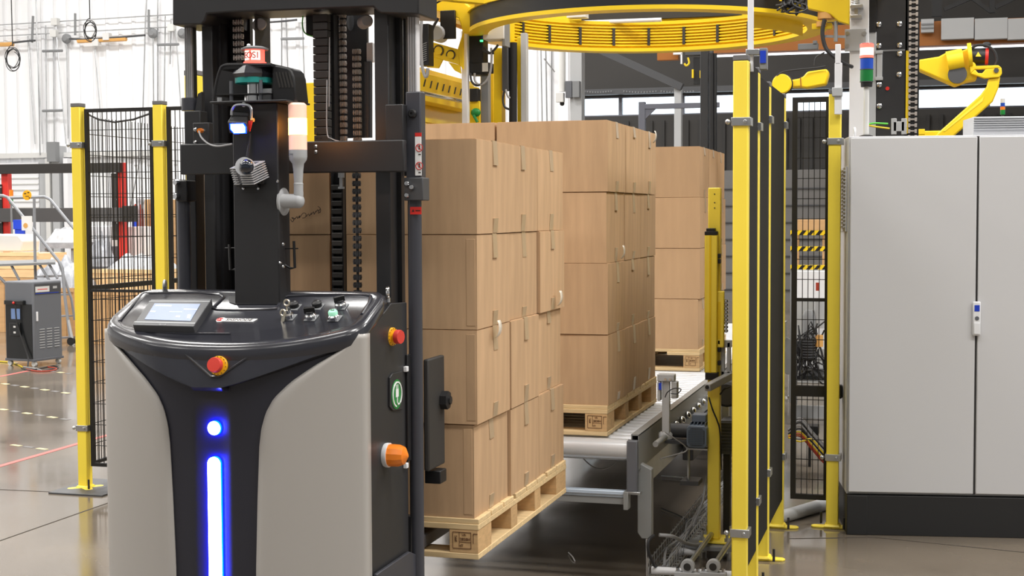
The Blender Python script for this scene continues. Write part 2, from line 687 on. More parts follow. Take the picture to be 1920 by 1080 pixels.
for pts in ([(-10, 84, .2), (25, 83, .2)], [(146, 77, .2), (237, 73, .2)]):
    pipe(pts, .045, 'copper', 'copper_pipe')
for pts in ([(25, 80, .22), (52, 77, .22), (66, 76, .22)], [(130, 73, .22), (160, 74, .22), (237, 69, .22), (272, 66, .22)], [(500, 42, .2), (530, 40, .2), (568, 36, .2)]):
    pipe(pts, .02, 'dark_grey', 'cable_run')
for a, b in ((104, 41), (102, 63), (181, 80), (201, 69), (322, 52), (566, 36)):
    q = aY(a, b, YW - .2)
    part('junction_box', G().bx(q.x - .07, q.x + .07, YW - .26, YW - .14, q.z - .07, q.z + .07), 'offwhite', pw)
for a, b in ((122, 72), (284, 62), (340, 62)):
    q = aY(a, b, YW - .2)
    part('bell', G().lathe([(.1, 0), (.1, .05), (.05, .1)], (q.x, YW - .12, q.z), (0, -1, 0), 14), 'mid_grey', pw)
q = aY(135 - 34, 285, YW - .35)
part('switch_box', G().bx(q.x - .1, q.x + .1, YW - .45, YW - .3, q.z - .2, q.z + .2), 'mid_grey', pw)

# coiled cables hanging from the roof
for px, py, r, Y, lab in ((24, 106, 17, 14, 'black coiled cable hanging lower, by the short copper pipe end'),
                          (169, 53, 15, 14, 'black coiled cable hanging in front of the long copper pipe')):
    t = thing('coiled_cable', lab, 'cable', aY(px, py, Y), group='cables hanging from the roof')
    c = aY(px, py, Y)
    rr = (aY(px + r, py, Y) - c).length
    part('drop_cable', G().tube([(c.x - .03, Y, 8.99), (c.x, Y, c.z + rr)], .006, 5), 'cable', t)
    pts = []
    for i in range(150):
        a = i / 150 * 5 * 2 * PI + PI / 2
        q = rr * (1 - .16 * math.sin(i * .9 / 5) ** 2 - .05 * (int(i / 30) % 3))
        pts.append((c.x + q * 1.05 * math.cos(a) + .02 * math.sin(i * .21), Y + .01 * math.sin(i * .3), c.z + q * 1.1 * math.sin(a) - .05 * (i / 150)))
    part('coil', G().tube(pts, .0045, 5), 'cable', t)

# ================================================================== fences
PW = .06


def fence_post(parent, x, y, h=2.2, clamps=(), foot=True, wires=True, side=0, full=True):
    p = part('post', G().bx(x - PW / 2, x + PW / 2, y - PW / 2, y + PW / 2, .008 if foot else 0, h), 'yellow', parent, bev=.004)
    part('post_cap', G().bx(x - PW / 2 - .001, x + PW / 2 + .001, y - PW / 2 - .001, y + PW / 2 + .001, h, h + .022), 'cap_grey', p, bev=.003)
    if foot:
        g = G()
        for a in (PI / 4 * 1, PI * .75, PI * 1.25, PI * 1.75) if full else (0, PI):
            c, s = math.cos(a), math.sin(a)
            n = Vector((-s, c, 0)) * .022
            e = Vector((c, s, 0)) * .095
            o = Vector((x, y, 0))
            g.prism([o - n * 1.6, o + e - n, o + e * 1.12, o + e + n, o + n * 1.6], (0, 0, .01))
        g.hexa([(x - .042, y - .042, .01), (x + .042, y - .042, .01), (x + .042, y + .042, .01), (x - .042, y + .042, .01),
                (x - .034, y - .034, .022), (x + .034, y - .034, .022), (x + .034, y + .034, .022), (x - .034, y + .034, .022)])
        part('post_foot', g, 'yellow', p, bev=.003)
        for a in (PI * .75, PI * 1.75):
            g = G().cyl((x + .085 * math.cos(a), y + .085 * math.sin(a), .008), (x + .085 * math.cos(a), y + .085 * math.sin(a), .065), .006, 8)
            part('anchor_bolt', g, 'black_steel', p)
    for cz in clamps:
        g = G().bx(x - PW / 2 - .006, x + PW / 2 + .012, y - PW / 2 - .006, y + PW / 2 + .006, cz - .017, cz + .017)
        g.cyl((x + .02, y - PW / 2 - .016, cz), (x + .02, y - PW / 2 - .004, cz), .008, 8)
        g.ball((x - PW / 2 - .02, y - PW / 2, cz), .011)
        part('clamp', g, 'zinc', p, bev=.002)
    return p


def mesh_panel(parent, a, b, z0, z1, bars=(), dv=.03, dh=.12, wr=.0026, fw=.02, top=True):
    """welded mesh in a tube frame between the plan points a and b"""
    a, b = Vector((a[0], a[1], 0)), Vector((b[0], b[1], 0))
    d = b - a
    L = d.length
    d.normalize()
    P = lambda s, z: a + d * s + Vector((0, 0, z))
    fr = G()
    for s in (fw / 2, L - fw / 2):
        fr.bar(P(s, z0), P(s, z1), fw, fw)
    for z in ((z0 + fw / 2, z1 - fw / 2) if top else (z0 + fw / 2,)):
        fr.bar(P(fw, z), P(L - fw, z), fw, fw)
    f = part('mesh_frame', fr, 'fence_black', parent, smooth=0)
    for z, hh in bars:
        part('mid_rail', G().bar(P(fw, z), P(L - fw, z), fw * 1.1, hh), 'fence_black', f, smooth=0)
    w = G()
    n = max(2, int((L - 2 * fw) / dv))
    for i in range(1, n):
        s = fw + (L - 2 * fw) * i / n
        w.cyl(P(s, z0 + fw), P(s, z1 - fw), wr, 4, caps=False)
    n = max(2, int((z1 - z0) / dh))
    for i in range(1, n):
        z = z0 + (z1 - z0) * i / n
        w.cyl(P(fw, z), P(L - fw, z), wr, 4, caps=False)
    part('mesh_wires', w, 'fence_black', f, kind='stuff', smooth=0)


# left fence behind the truck
FA = (-4.735, 7.33)
xB = aY(303, 400, 7.33).x
fl = thing('safety_fence', 'yellow posts with black wire mesh panels to the left behind the truck', 'fence', (FA[0], FA[1], 0))
zc1, zc2 = aY(142, 272, 7.3).z, aY(154, 803, 7.3).z
fence_post(fl, FA[0], FA[1], 2.22, (zc1, zc2))
fence_post(fl, xB, 7.33, 2.22, (zc1, zc2))
zm = aY(200, 545, 7.33).z
mesh_panel(fl, (FA[0] + .045, 7.33), (xB - .045, 7.33), aY(180, 874, 7.33).z, aY(180, 204, 7.33).z, [(zm, .016)])
mesh_panel(fl, (xB + .045, 7.33), (xB + .7, 7.33), aY(180, 874, 7.33).z, aY(180, 204, 7.33).z, [(zm, .016)])
mesh_panel(fl, (FA[0] + .02, 7.38), (FA[0] + .02, 8.75), aY(180, 874, 7.33).z, aY(180, 204, 7.33).z - .02, [(zm + .01, .03)], dv=.036, top=False)
fence_post(fl, xB + .75, 7.33, 2.22)
part('curved_cable', G().tube([aY(a, b, 7.45) for a, b in ((160, 212), (185, 224), (215, 229), (250, 224), (290, 210))], .006, 5), 'cable', fl)
solo('floor_plate', G().bx(aZ(90, 926, 0).x, -4.5, 7.13, 7.58, 0, .009), 'dark_grey', 'flat grey steel plate on the floor under the left fence post', 'plate', bev=.002)
bpy.data.objects['floor_plate'].location.z = 0
for o in fl.children:
    if o.name.startswith('post') and abs(WORLD[o].translation.x - FA[0]) < 1e-6:
        pass
pt = aZ(370, 1080, 0)
tp = thing('fence_post', 'single yellow fence post seen between the silver rail and the left mast upright', 'post', (-3.08, 5.66, 0))
fence_post(tp, -3.08, 5.66, aY(368, 142, 5.66).z)

# right fence with solid black sheets
XF = -.73
fr_ = thing('safety_fence', 'yellow posts carrying solid black sheets at the right of the conveyor', 'fence', (XF, 5.81, 0))
PY = (5.81, 6.18, 6.62, 7.32)
fence_post(fr_, XF, PY[0], 2.2, (aY(1383, 228, 5.78).z, aY(1383, 1000, 5.78).z), full=False)
HS = []
for k, y in enumerate(PY[1:]):
    yy = ((238, 938), (225, 885), (235, 855))[k]
    px = (1420, 1443, 1474)[k]
    HS.append(aY((1420, 1443, 1476)[k], (137, 163, 184)[k], y).z)
    fence_post(fr_, XF, y, HS[-1], (aY(px, yy[0], y).z, aY(px, yy[1], y).z), full=False)
for a, b, h in zip(PY[:-1], PY[1:], HS):
    part('black_sheet', G().bx(XF + .006, XF + .027, a + .032, b - .032, .15, h + .012), 'sheet_black', fr_, bev=.002)
# mesh gate and the post beside the cabinet
P5 = (-.462, 7.385)
gt = thing('mesh_gate', 'narrow black wire mesh gate beside the yellow post with the white sensor bar', 'gate', (XF + .04, 7.46, 0))
xa, xb = aY(1484, 600, 7.45).x, aY(1556, 600, 7.45).x
mesh_panel(gt, (xa, 7.45), (xb, 7.45), aY(1520, 936, 7.45).z, aY(1520, 182, 7.45).z, [(aY(1520, 562, 7.45).z, .016), (aY(1520, 733, 7.45).z, .055)], dv=.025, dh=.098, fw=.026)
part('gate_latch', G().pbox(1556, 722, 1578, 748, 7.43, .05), 'black_plastic', gt, bev=.004)
t = thing('fence_post', 'yellow fence post with white sensor bar standing beside the big grey cabinet', 'post', (P5[0], P5[1], 0))
fence_post(t, P5[0], P5[1], aY(1570, 176, 7.36).z, (aY(1568, 265, 7.36).z, aY(1566, 858, 7.36).z), full=False)
g = G().pbox(1565, 118, 1578, 214, 7.315, .03).pbox(1566, 83, 1576, 120, 7.315, .02)
part('sensor_bar', g, 'white_paint', t, bev=.002)
part('bracket', G().pbox(1560, 164, 1579, 180, 7.30, .05), 'light_grey', t, bev=.003)
# white strut and proximity sensor over the front fence post
t = thing('sensor_mast', 'thin white bar with a small blue sensor rising above the front fence post', 'sensor', aY(1406, 130, 5.9))
part('bar', G().pbox(1402, -60, 1412, 134, 5.88, .02), 'white_paint', t, bev=.002)
part('clip', G().pbox(1398, 92, 1424, 102, 5.865, .05), 'zinc', t, bev=.003)
s = part('sensor', G().pbox(1424, 90, 1438, 130, 5.87, .04), 'mid_grey', t, bev=.003)
part('sensor_face', G().pbox(1425, 95, 1436, 118, 5.866, .004), 'blue', s)

# ================================================================== pallets and cartons
PL, PWD = 1.17, 1.0            # along Y, along X
PH = .132


def make_pallet(label, loc):
    """origin at the near right bottom corner; runs to -X and +Y"""
    t = thing('pallet', label, 'pallet', loc, group='wooden pallets under the carton stacks')
    n = 8
    w = PL / n
    for i in range(n):                                   # deck boards lie across
        q = part('deck_board', G().bx(-PWD, -.0, i * w + .004, (i + 1) * w - .006 - (.02 if i in (2, 5) else 0), PH - .017, PH), 'pine', t, local=True, bev=.002)
    for x in (-.1, -PWD / 2 + .05, -PWD + .1):           # stringer boards along
        part('stringer_board', G().bx(x - .1 if x == -.1 else x - .1, x if x != -.1 else 0, 0, PL, PH - .036, PH - .017), 'pine', t, local=True, bev=.002)
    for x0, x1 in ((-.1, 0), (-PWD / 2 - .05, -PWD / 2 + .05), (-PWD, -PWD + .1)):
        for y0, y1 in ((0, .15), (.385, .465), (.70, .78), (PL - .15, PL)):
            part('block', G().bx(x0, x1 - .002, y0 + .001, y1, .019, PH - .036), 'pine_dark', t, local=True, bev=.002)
    for x0, x1 in ((-.1, 0), (-PWD / 2 - .05, -PWD / 2 + .05), (-PWD, -PWD + .1)):
        part('base_board', G().bx(x0, x1, .102, PL - .102, 0, .019), 'pine', t, local=True, bev=.002)
    for y0 in (0, PL - .1):
        part('base_board', G().bx(-PWD, 0, y0, y0 + .1, 0, .019), 'pine', t, local=True, bev=.002)
    # burnt stamp on the near right block
    f = [(-.088, .034), (-.026, .034), (-.026, .087), (-.088, .087)]
    g = G()
    y = .0006
    for (a, b), (c, d) in zip(f, f[1:] + f[:1]):
        g.bar((a, y, b), (c, y, d), .0016, .0016, (0, 1, 0))
    g.bar((-.066, y, .046), (-.066, y, .087), .0014, .0014, (0, 1, 0))
    g.bar((-.066, y, .055), (-.026, y, .055), .0014, .0014, (0, 1, 0))
    g.bar((-.018, y, .052), (-.018, y, .084), .0016, .0016, (0, 1, 0))
    g.bar((-.018, y, .084), (-.003, y, .084), .0016, .0016, (0, 1, 0))
    part('stamp_frame', g, 'stamp', t, local=True, smooth=0)
    for s, x, z, h in (('US-', -.049, .079, .010), ('2838H', -.046, .064, .013), ('HT', -.06, .043, .012)):
        words(s, h, Matrix.Translation(Vector(loc)) @ frame((x, .0003, z), (1, 0, 0), (0, 0, 1)), 'stamp', t, 'stamp_lettering')
    words('IPPC', .011, Matrix.Translation(Vector(loc)) @ frame((-.077, .0003, .066), (0, 0, 1), (-1, 0, 0)), 'stamp', t, 'stamp_lettering')
    return t


CL, CW, CH = .495, .377, .304   # carton: along X, along Y, high


def carton_mesh(seed, m):
    """a slightly slack carton with flap crease and parcel tape; origin at the near right bottom corner"""
    rnd = random.Random(seed)
    bm = bmesh.new()
    bmesh.ops.create_cube(bm, size=1)
    bmesh.ops.subdivide_edges(bm, edges=bm.edges[:], cuts=3, use_grid_fill=True)
    j = [rnd.uniform(-1, 1) for _ in range(6)]
    for v in bm.verts:
        x, y, z = v.co
        ex, ey, ez = 1 - (2 * x) ** 2, 1 - (2 * y) ** 2, 1 - (2 * z) ** 2
        if abs(x) > .49:
            v.co.x += math.copysign(.006 * ey * ez * (1 + j[0]), x)
        if abs(y) > .49:
            v.co.y += math.copysign(.003 * ex * ez * (1 + j[1]), y)
        if z > .49:
            v.co.z += .004 * ex * ey * j[2] - .003 * rnd.random() * (1 if ex * ey > .01 else .3)
        v.co.x = (v.co.x - .5) * CL
        v.co.y = (v.co.y + .5) * CW
        v.co.z = (v.co.z + .5) * CH
    me = bpy.data.meshes.new('carton')
    bm.to_mesh(me)
    bm.free()
    me.materials.append(MATS[m])
    me.polygons.foreach_set('use_smooth', [True] * len(me.polygons))
    me.set_sharp_from_angle(angle=math.radians(50))
    return me


def tape_mesh(seed, top=.06, bot=.05):
    """tape over the seam of the lid, folded down the end; a curled torn tab on some"""
    rnd = random.Random(seed)
    g = G()
    w = .024
    y = CW / 2 + rnd.uniform(-.012, .012)
    e = .0056 + .0006
    g.bx(-CL + .003, .001, y - w, y + w, CH + .0022, CH + .0032)
    l = top * rnd.uniform(.7, 1.5)
    g.hexa([(-.001, y - w, CH - l), (e, y - w, CH - l), (e, y + w, CH - l), (-.001, y + w, CH - l),
            (-.001, y - w, CH + .003), (.0012, y - w, CH + .003), (.0012, y + w, CH + .003), (-.001, y + w, CH + .003)])
    lo = G()
    l = bot * rnd.uniform(.7, 1.4)
    lo.hexa([(-.001, y - w, .002), (.0012, y - w, .002), (.0012, y + w, .002), (-.001, y + w, .002),
            (-.001, y - w, l), (e, y - w, l), (e, y + w, l), (-.001, y + w, l)])
    bm = g.bm
    bmesh.ops.recalc_face_normals(bm, faces=bm.faces[:])
    out = []
    for b_ in (bm, lo.bm):
        bmesh.ops.recalc_face_normals(b_, faces=b_.faces[:])
        me = bpy.data.meshes.new('tape')
        b_.to_mesh(me)
        b_.free()
        me.materials.append(MATS['tape'])
        out.append(me)
    return out


def flap_mesh(seed):
    """the raw edge where the two lid flaps meet, and the folded glue joint at the near corner"""
    g = G()
    g.bx(-CL + .004, -.004, .004, CW / 2 - .001, CH - .001, CH + .002)
    g.bx(-CL + .004, -.004, CW / 2 + .002, CW - .004, CH - .001, CH + .002)
    bm = g.bm
    bmesh.ops.recalc_face_normals(bm, faces=bm.faces[:])
    me = bpy.data.meshes.new('lid_flap')
    bm.to_mesh(me)
    bm.free()
    return me


CM = [carton_mesh(s, 'cardboard') for s in range(5)]
CF = [carton_mesh(s + 20, 'cardboard_far') for s in range(4)]
TM = [tape_mesh(s) for s in range(6)]
FM = flap_mesh(0)
FM.materials.append(MATS['cardboard'])
LAY = ('bottom layer', 'second layer up', 'third layer up', 'top layer')
TB = []
CART = {}


def stack(corner, where, group, meshes, seed):
    """corner: near right bottom of the load"""
    rnd = random.Random(seed)
    first = True
    for k in range(4):
        for col, row in ((0, 0), (0, 1), (0, 2), (1, 0)):
            x = corner[0] - .004 - col * (CL + .009) + rnd.uniform(-.012, .006)
            y = corner[1] + .001 + row * (CW + .013) + rnd.uniform(0, .006)
            z = corner[2] + k * (CH + .0036) + .0005
            o = bpy.data.objects.new('carton', meshes[rnd.randrange(len(meshes))])
            COL.objects.link(o)
            o.location = (x, y, z)
            o.rotation_euler = (0, 0, rnd.uniform(-.007, .007))
            pos = {(0, 0): 'near right corner', (0, 1): 'right side middle', (0, 2): 'far right corner', (1, 0): 'near left corner'}[(col, row)]
            o['label'] = 'brown carton, %s, %s, %s' % (pos, LAY[k], where)
            o['category'] = 'carton'
            o['group'] = group
            for me in TM[rnd.randrange(6)]:
                t = bpy.data.objects.new('tape', me)
                COL.objects.link(t)
                t.parent = o
            for i in range(1):
                f = bpy.data.objects.new('lid_flap', FM)
                COL.objects.link(f)
                f.parent = o
            WORLD[o] = Matrix.Translation((x, y, z))
            CART[(group, k, col, row)] = o


S1 = (-1.395, 4.40, .477)
S2 = (-1.33, 6.045, .634)
S3 = (-1.335, 8.665, .634)
make_pallet('wooden pallet carried on the forks of the truck', S1)
make_pallet('wooden pallet on the conveyor in front of the far one, nearest the roller end', S2)
make_pallet('wooden pallet farthest back on the conveyor, under the yellow ring', S3)
G1, G2, G3 = 'cartons on the truck', 'cartons of the middle stack', 'cartons of the far stack'
stack((S1[0] - .003, S1[1] + .003, S1[2] + PH), 'stack on truck forks', G1, CM, 1)
stack((S2[0], S2[1] + .003, S2[2] + PH), 'middle stack on conveyor', G2, CM, 2)
stack((S3[0], S3[1] + .003, S3[2] + PH), 'far stack under ring', G3, CF, 3)

# handwriting on the near left carton, top layer, and torn tape on a few ends
o = CART[(G1, 3, 1, 0)]
yf = S1[1] - .0035
scrawl = [[(545, 411), (548, 416), (551, 412), (547, 408), (553, 410)], [(552, 412), (557, 406), (558, 410), (562, 404), (561, 409), (566, 402)],
          [(566, 402), (570, 399), (574, 402), (572, 408), (567, 409)], [(574, 406), (579, 401), (580, 405), (584, 399)], [(583, 403), (588, 397), (589, 402), (592, 396)],
          [(592, 398), (596, 393), (597, 397), (600, 392)], [(601, 398), (596, 399)], [(596, 387), (600, 390), (601, 396), (597, 400)]]
g = G()
for st in scrawl:
    g.tube([aY(a, b, yf) for a, b in spline([(a, b, 0) for a, b in st], 3) for _ in (0,)] if False else [aY(q.x, q.y, yf) for q in spline([(a, b, 0) for a, b in st], 3)], .0011, 4)
part('handwriting', g, 'ink', o)
# curled loose tape ends
for (gr, k, row), px, py, X in (((G1, 1, 2), 1047, 573, S1[0] + .012), ((G1, 2, 1), 1050, 575, 0), ((G2, 3, 2), 1225, 268, S2[0] + .012), ((G2, 2, 0), 1165, 485, S2[0] + .012), ((G1, 2, 0), 931, 633, S1[0] + .012)):
    if not X:
        continue
    o = CART[(gr, k, 0, row)]
    c = aX(px, py, X)
    g = G()
    rows = []
    for i in range(7):
        a = i / 6 * 2.4
        rows.append([c + Vector((.016 * math.sin(a), s - .006 * i / 6, .02 * (1 - math.cos(a)) + .004 * i)) for s in (-.018, .018)])
    g.grid(rows)
    part('torn_tape', g, 'tape_curl', o, solid=.0006)
# rub marks: darker scuffed corner strip on the near cartons (folded glue joint)
for k in range(3):
    o = CART[(G1, k, 0, 0)]
    part('glue_joint', G().bx(o.location.x - .036, o.location.x - .006, o.location.y - .0012, o.location.y + .001, o.location.z + .012, o.location.z + CH - .012), 'cardboard', o, bev=.001)

# ================================================================== roller conveyor
CZ = .634
XR, XL = -1.215, -2.47
cv = thing('roller_conveyor', 'long low conveyor of bright steel rollers carrying the two rear carton stacks', 'conveyor', (-1.84, 6.0, 0))
g = G().lathe([(.03, 0), (.046, .006), (.046, XR - XL - .012), (.03, XR - XL - .006)], (XL, 6.0, CZ - .047), (1, 0, 0), 24)
part('end_drum', g, 'roller_steel', cv)
y = 6.105
first = None
RP = .0875
while y < 12.5:
    if first is None:
        g = G().lathe([(.012, 0), (.0235, .004), (.0235, XR - XL - .012), (.012, XR - XL - .008)], (XL + .004, y, CZ - .024), (1, 0, 0), 12)
        first = part('roller', g, 'roller_steel', cv)
        y0 = y
    else:
        c = first.copy()
        COL.objects.link(c)
        c.location.y += y - y0
    y += RP
for nm, xa, xb in (('side_rail', XR, XR + .034), ('side_rail', XL - .034, XL)):
    g = G().bx(xa, xa + .004, 5.99, 12.6, CZ - .13, CZ + .02).bx(xb - .004, xb, 5.99, 12.6, CZ - .13, CZ + .02).bx(xa, xb, 5.99, 12.6, CZ + .016, CZ + .022)
    part(nm, g, 'conveyor_grey', cv, smooth=0)
    g = G().bx(xa + .008, xb - .008, 6.0, 12.6, .40, CZ - .13)
    part('side_frame', g, 'zinc', cv, smooth=0)
for x0 in (XR - .012, XL - .034):
    g = G().bx(x0, x0 + .046, 5.95, 5.985, .415, CZ)
    part('end_bracket', g, 'slate', cv, bev=.005)
    g = G().bx(x0 - .004, x0 + .06, 5.945, 5.99, .405, .417)
    part('bracket_foot', g, 'zinc', cv, bev=.002)
za_, zb_, zc_ = aY(1120, 919, 5.95).z, aY(1120, 931, 5.95).z, aY(1120, 944, 5.95).z
part('cross_bar', G().bx(XL, XR - .02, 5.95, 5.99, zb_, za_), 'bar_lit_top', cv, bev=.003)  # upper half of the bar, top light put into its pale colour
part('bar_lip', G().bx(XL, XR - .02, 5.945, 5.95, zb_ + .4 * (za_ - zb_), zb_ + .5 * (za_ - zb_)), 'mid_grey', cv)
part('bar_shaded_half', G().bx(XL, XR - .02, 5.953, 5.99, zc_, zb_ - .001), 'conveyor_grey', cv, bev=.002)  # lower half of the same bar, its shade put into the colour
part('bar_end', G().bx(XR - .024, XR - .004, 5.94, 6.0, zc_ - .02, za_), 'conveyor_grey', cv, bev=.002)
part('hanging_wire', G().tube(sag(aY(1090, 855, 6.3), aY(1166, 855, 6.3), .06, 12), .003, 5), 'cable_grey', cv)
part('shade_pan', G().bx(XL, XR, 6.2, 12.6, .56, .566), 'off_black', cv, smooth=0)  # dark sheet added to blacken the roller gaps and shade the floor
for yl in (6.03, 9.2, 12.5):
    for s, x in ((1, -1.165), (-1, XL - .06)):
        g = G().prism([(x - .03, yl, .225), (x - .012, yl, .2), (x + .03, yl, .2), (x + .03, yl, .50), (x - .02, yl, .525), (x - .03, yl, .515)], (0, .05, 0))
        l = part('leg', g, 'conveyor_grey', cv, bev=.003)
        part('levelling_rod', G().cyl((x + .008, yl + .025, .012), (x + .008, yl + .025, .2), .007, 8).cyl((x + .008, yl + .025, .0), (x + .008, yl + .025, .012), .03, 12), 'chrome', l)
# sensor stand beside the rail
tb = G().cyl(aY(1229, 833, 6.02), aY(1252, 816, 6.25), .013, 10)
part('guide_tube', tb, 'conveyor_grey', cv)
sp = part('sensor_post', G().pbox(1241, 712, 1255, 818, 6.2, .03), 'light_grey', cv, bev=.003)
part('sensor_plate', G().pbox(1232, 702, 1264, 716, 6.19, .05).pbox(1232, 716, 1238, 752, 6.19, .04).pbox(1258, 716, 1269, 748, 6.19, .05), 'light_grey', sp, bev=.003)
part('sensor_eye', G().pbox(1235, 718, 1240, 731, 6.185, .01), 'blue', sp)
for bx__ in (1248, 1257):
    part('bolt', G().lathe([(.006, 0), (.006, .01)], aY(bx__, 711, 6.19), (0, -1, 0), 8), 'chrome', sp)
part('foot_collar', G().lathe([(.03, 0), (.03, .02), (.022, .03)], aY(1248, 822, 6.22), (0, 0, 1), 14), 'light_grey', sp)
part('sensor_cable', G().tube(spline([aY(1247, 745, 6.18), aY(1252, 735, 6.17), aY(1265, 728, 6.17), aY(1277, 730, 6.17), aY(1270, 738, 6.17), aY(1258, 738, 6.17)]), .0025, 5), 'cable', sp)
part('drop_cable', G().tube(spline([aY(1247, 810, 6.18), aY(1265, 822, 6.2), aY(1284, 836, 6.25), aY(1286, 846, 6.25), aY(1265, 853, 6.2), aY(1238, 860, 6.1)]), .003, 5), 'cable_grey', cv)
# gear motor with grille
mo = thing('gear_motor', 'blue-grey electric motor with square fan grille bolted beside the roller conveyor', 'motor', aY(1306, 822, 6.6), group=None)
Y = 6.55
a, b = aY(1287, 798, Y), aY(1325, 841, Y)
cx_, cz_ = (a.x + b.x) / 2, (a.z + b.z) / 2
w, h = (b.x - a.x), (a.z - b.z)
c8 = lambda k: [(cx_ - w / 2 * k + .012, Y, cz_ - h / 2 * k), (cx_ + w / 2 * k - .012, Y, cz_ - h / 2 * k), (cx_ + w / 2 * k, Y, cz_ - h / 2 * k + .012), (cx_ + w / 2 * k, Y, cz_ + h / 2 * k - .012),
                (cx_ + w / 2 * k - .012, Y, cz_ + h / 2 * k), (cx_ - w / 2 * k + .012, Y, cz_ + h / 2 * k), (cx_ - w / 2 * k, Y, cz_ + h / 2 * k - .012), (cx_ - w / 2 * k, Y, cz_ - h / 2 * k + .012)]
part('motor_body', G().prism(c8(1), (0, .2, 0)), 'motor_blue', mo, bev=.004)
part('fan_opening', G().prism([Vector(q) + Vector((0, -.003, 0)) for q in c8(.78)], (0, .01, 0)), 'black_plastic', mo)
g = G()
for i in range(-4, 5):
    g.bx(cx_ + i * w * .078 - .002, cx_ + i * w * .078 + .002, Y - .006, Y - .003, cz_ - h * .37, cz_ + h * .37)
    g.bx(cx_ - w * .37, cx_ + w * .37, Y - .006, Y - .003, cz_ + i * h * .078 - .002, cz_ + i * h * .078 + .002)
part('fan_grille', g, 'motor_blue', mo, smooth=0)
g = G()
for i in range(5):
    x = cx_ - w * .36 + i * w * .18
    g.bx(x, x + .004, Y + .02, Y + .19, cz_ + h * .5, cz_ + h * .5 + .012)
part('cooling_fins', g, 'motor_blue', mo, smooth=0)
part('terminal_box', G().bx(cx_ - .03, cx_ + .035, Y + .05, Y + .13, cz_ + h * .5 + .01, cz_ + h * .5 + .045), 'motor_blue', mo, bev=.004)
part('gearbox', G().cyl((cx_ - w * .5 - .11, Y + .12, cz_ + .01), (cx_ - w * .5, Y + .12, cz_ + .01), .034, 14).bx(cx_ - .02, cx_ + .02, Y + .19, Y + .3, cz_ - .04, cz_ + .04), 'dark_grey', mo, bev=.003)
part('support_arm', G().bx(cx_ - w * .55, cx_ + w * .5, Y + .02, Y + .06, cz_ - h * .62, cz_ - h * .55).cyl((cx_ - w * .45, Y + .04, .36), (cx_ - w * .45, Y + .04, cz_ - h * .6), .006, 8), 'zinc', mo)
part('support_foot', G().bx(cx_ - w * .8, cx_ + w * .1, Y + .0, Y + .12, .34, .36), 'dark_grey', mo)
part('mount_arm', G().bx(XR + .02, cx_ - w * .4, Y + .06, Y + .16, cz_ - h * .45, cz_ - h * .3), 'dark_grey', mo)

# second motor and black box glimpsed behind the front fence post
t = thing('gear_motor', 'dark motor with grey finned box half hidden behind the front yellow fence post', 'motor', aY(1360, 800, 6.9))
part('motor_body', G().lathe([(.05, 0), (.062, .01), (.062, .16), (.03, .2)], aY(1362, 740, 6.9), (0, 1, 0), 16), 'dark_grey', t)
part('finned_box', G().pbox(1351, 788, 1372, 852, 6.8, .15), 'slate', t, bev=.003)
g = G()
for k in range(10):
    g.pbox(1351.5, 792 + k * 6, 1372, 794 + k * 6, 6.79, .02)
part('cooling_fins', g, 'slate', t, smooth=0)
part('stand', G().pbox(1356, 852, 1368, 1000, 6.85, .05), 'off_black', t)
part('bracket', G().pbox(1353, 720, 1366, 790, 6.92, .03), 'zinc', t)

# ================================================================== yellow light-curtain post
XP, YP = -.954, 6.60
lp = thing('light_curtain_post', 'yellow steel post with yellow light curtain bar standing beside the conveyor', 'post', (XP, YP, 0))
zt_ = aY(1338, 352, YP).z
a, b = aY(1327, 600, YP), aY(1350, 600, YP)
part('post', G().bx(a.x, b.x, YP, YP + .05, .085, zt_), 'yellow', lp, bev=.004)
g = G()
for yy in (364, 380, 390):
    p = aY(1340, yy, YP)
    g.lathe([(.003, 0), (.003, .002)], p, (0, -1, 0), 8)
part('hole', g, 'off_black', lp)
part('light_curtain', G().pbox(1321, 440, 1344, 700, YP - .05, .045), 'yellow', lp, bev=.005)
c = part('curtain_groove', G().pbox(1330, 441, 1333, 699, YP - .052, .003), 'yellow_machine', lp)
part('end_cap', G().pbox(1321, 434, 1344, 441, YP - .052, .05).pbox(1324, 428, 1340, 435, YP - .05, .045), 'black_plastic', lp, bev=.002)
part('end_cap', G().pbox(1322, 699, 1345, 713, YP - .052, .05), 'black_plastic', lp, bev=.002)
part('module', G().pbox(1342, 546, 1357, 652, YP - .03, .03), 'yellow', lp, bev=.004)
part('module_label', G().pbox(1344, 566, 1351, 636, YP - .0315, .002), 'yellow_machine', lp)
g = G()
for yy in (480, 490, 642, 656, 681):
    p = aY(1348, yy, YP - .03)
    g.bx(p.x - .006, p.x + .006, YP - .03, YP, p.z - .01, p.z + .01)
part('bracket', g, 'black_plastic', lp, bev=.002)
for k in range(9):
    p = aY(1362, 564 + k * 7, YP)
    part('terminal_screw', G().lathe([(.009, 0), (.009, .01), (.005, .014)], p, (0, -1, 0), 8), 'chrome', lp)
part('slotted_bracket', G().pbox(1352, 642, 1358, 706, YP, .03).pbox(1363, 642, 1369, 706, YP, .03).pbox(1352, 638, 1371, 652, YP, .03).pbox(1352, 696, 1371, 708, YP, .03), 'light_grey', lp, bev=.002)
g = G().bar(aY(1326, 727, 6.42), aY(1370, 704, 6.62), .03, .034)
part('muting_arm', g, 'light_grey', lp, bev=.004)
part('arm_bore', G().lathe([(.009, 0), (.009, .004)], aY(1326, 726, 6.415), (0, -1, 0), 12), 'black_plastic', lp)
part('sensor_cable', G().tube(spline([aY(1329, 745, 6.57), aY(1336, 768, 6.56), aY(1345, 790, 6.57), aY(1350, 812, 6.6), aY(1352, 880, 6.65)]), .004, 5), 'cable', lp)
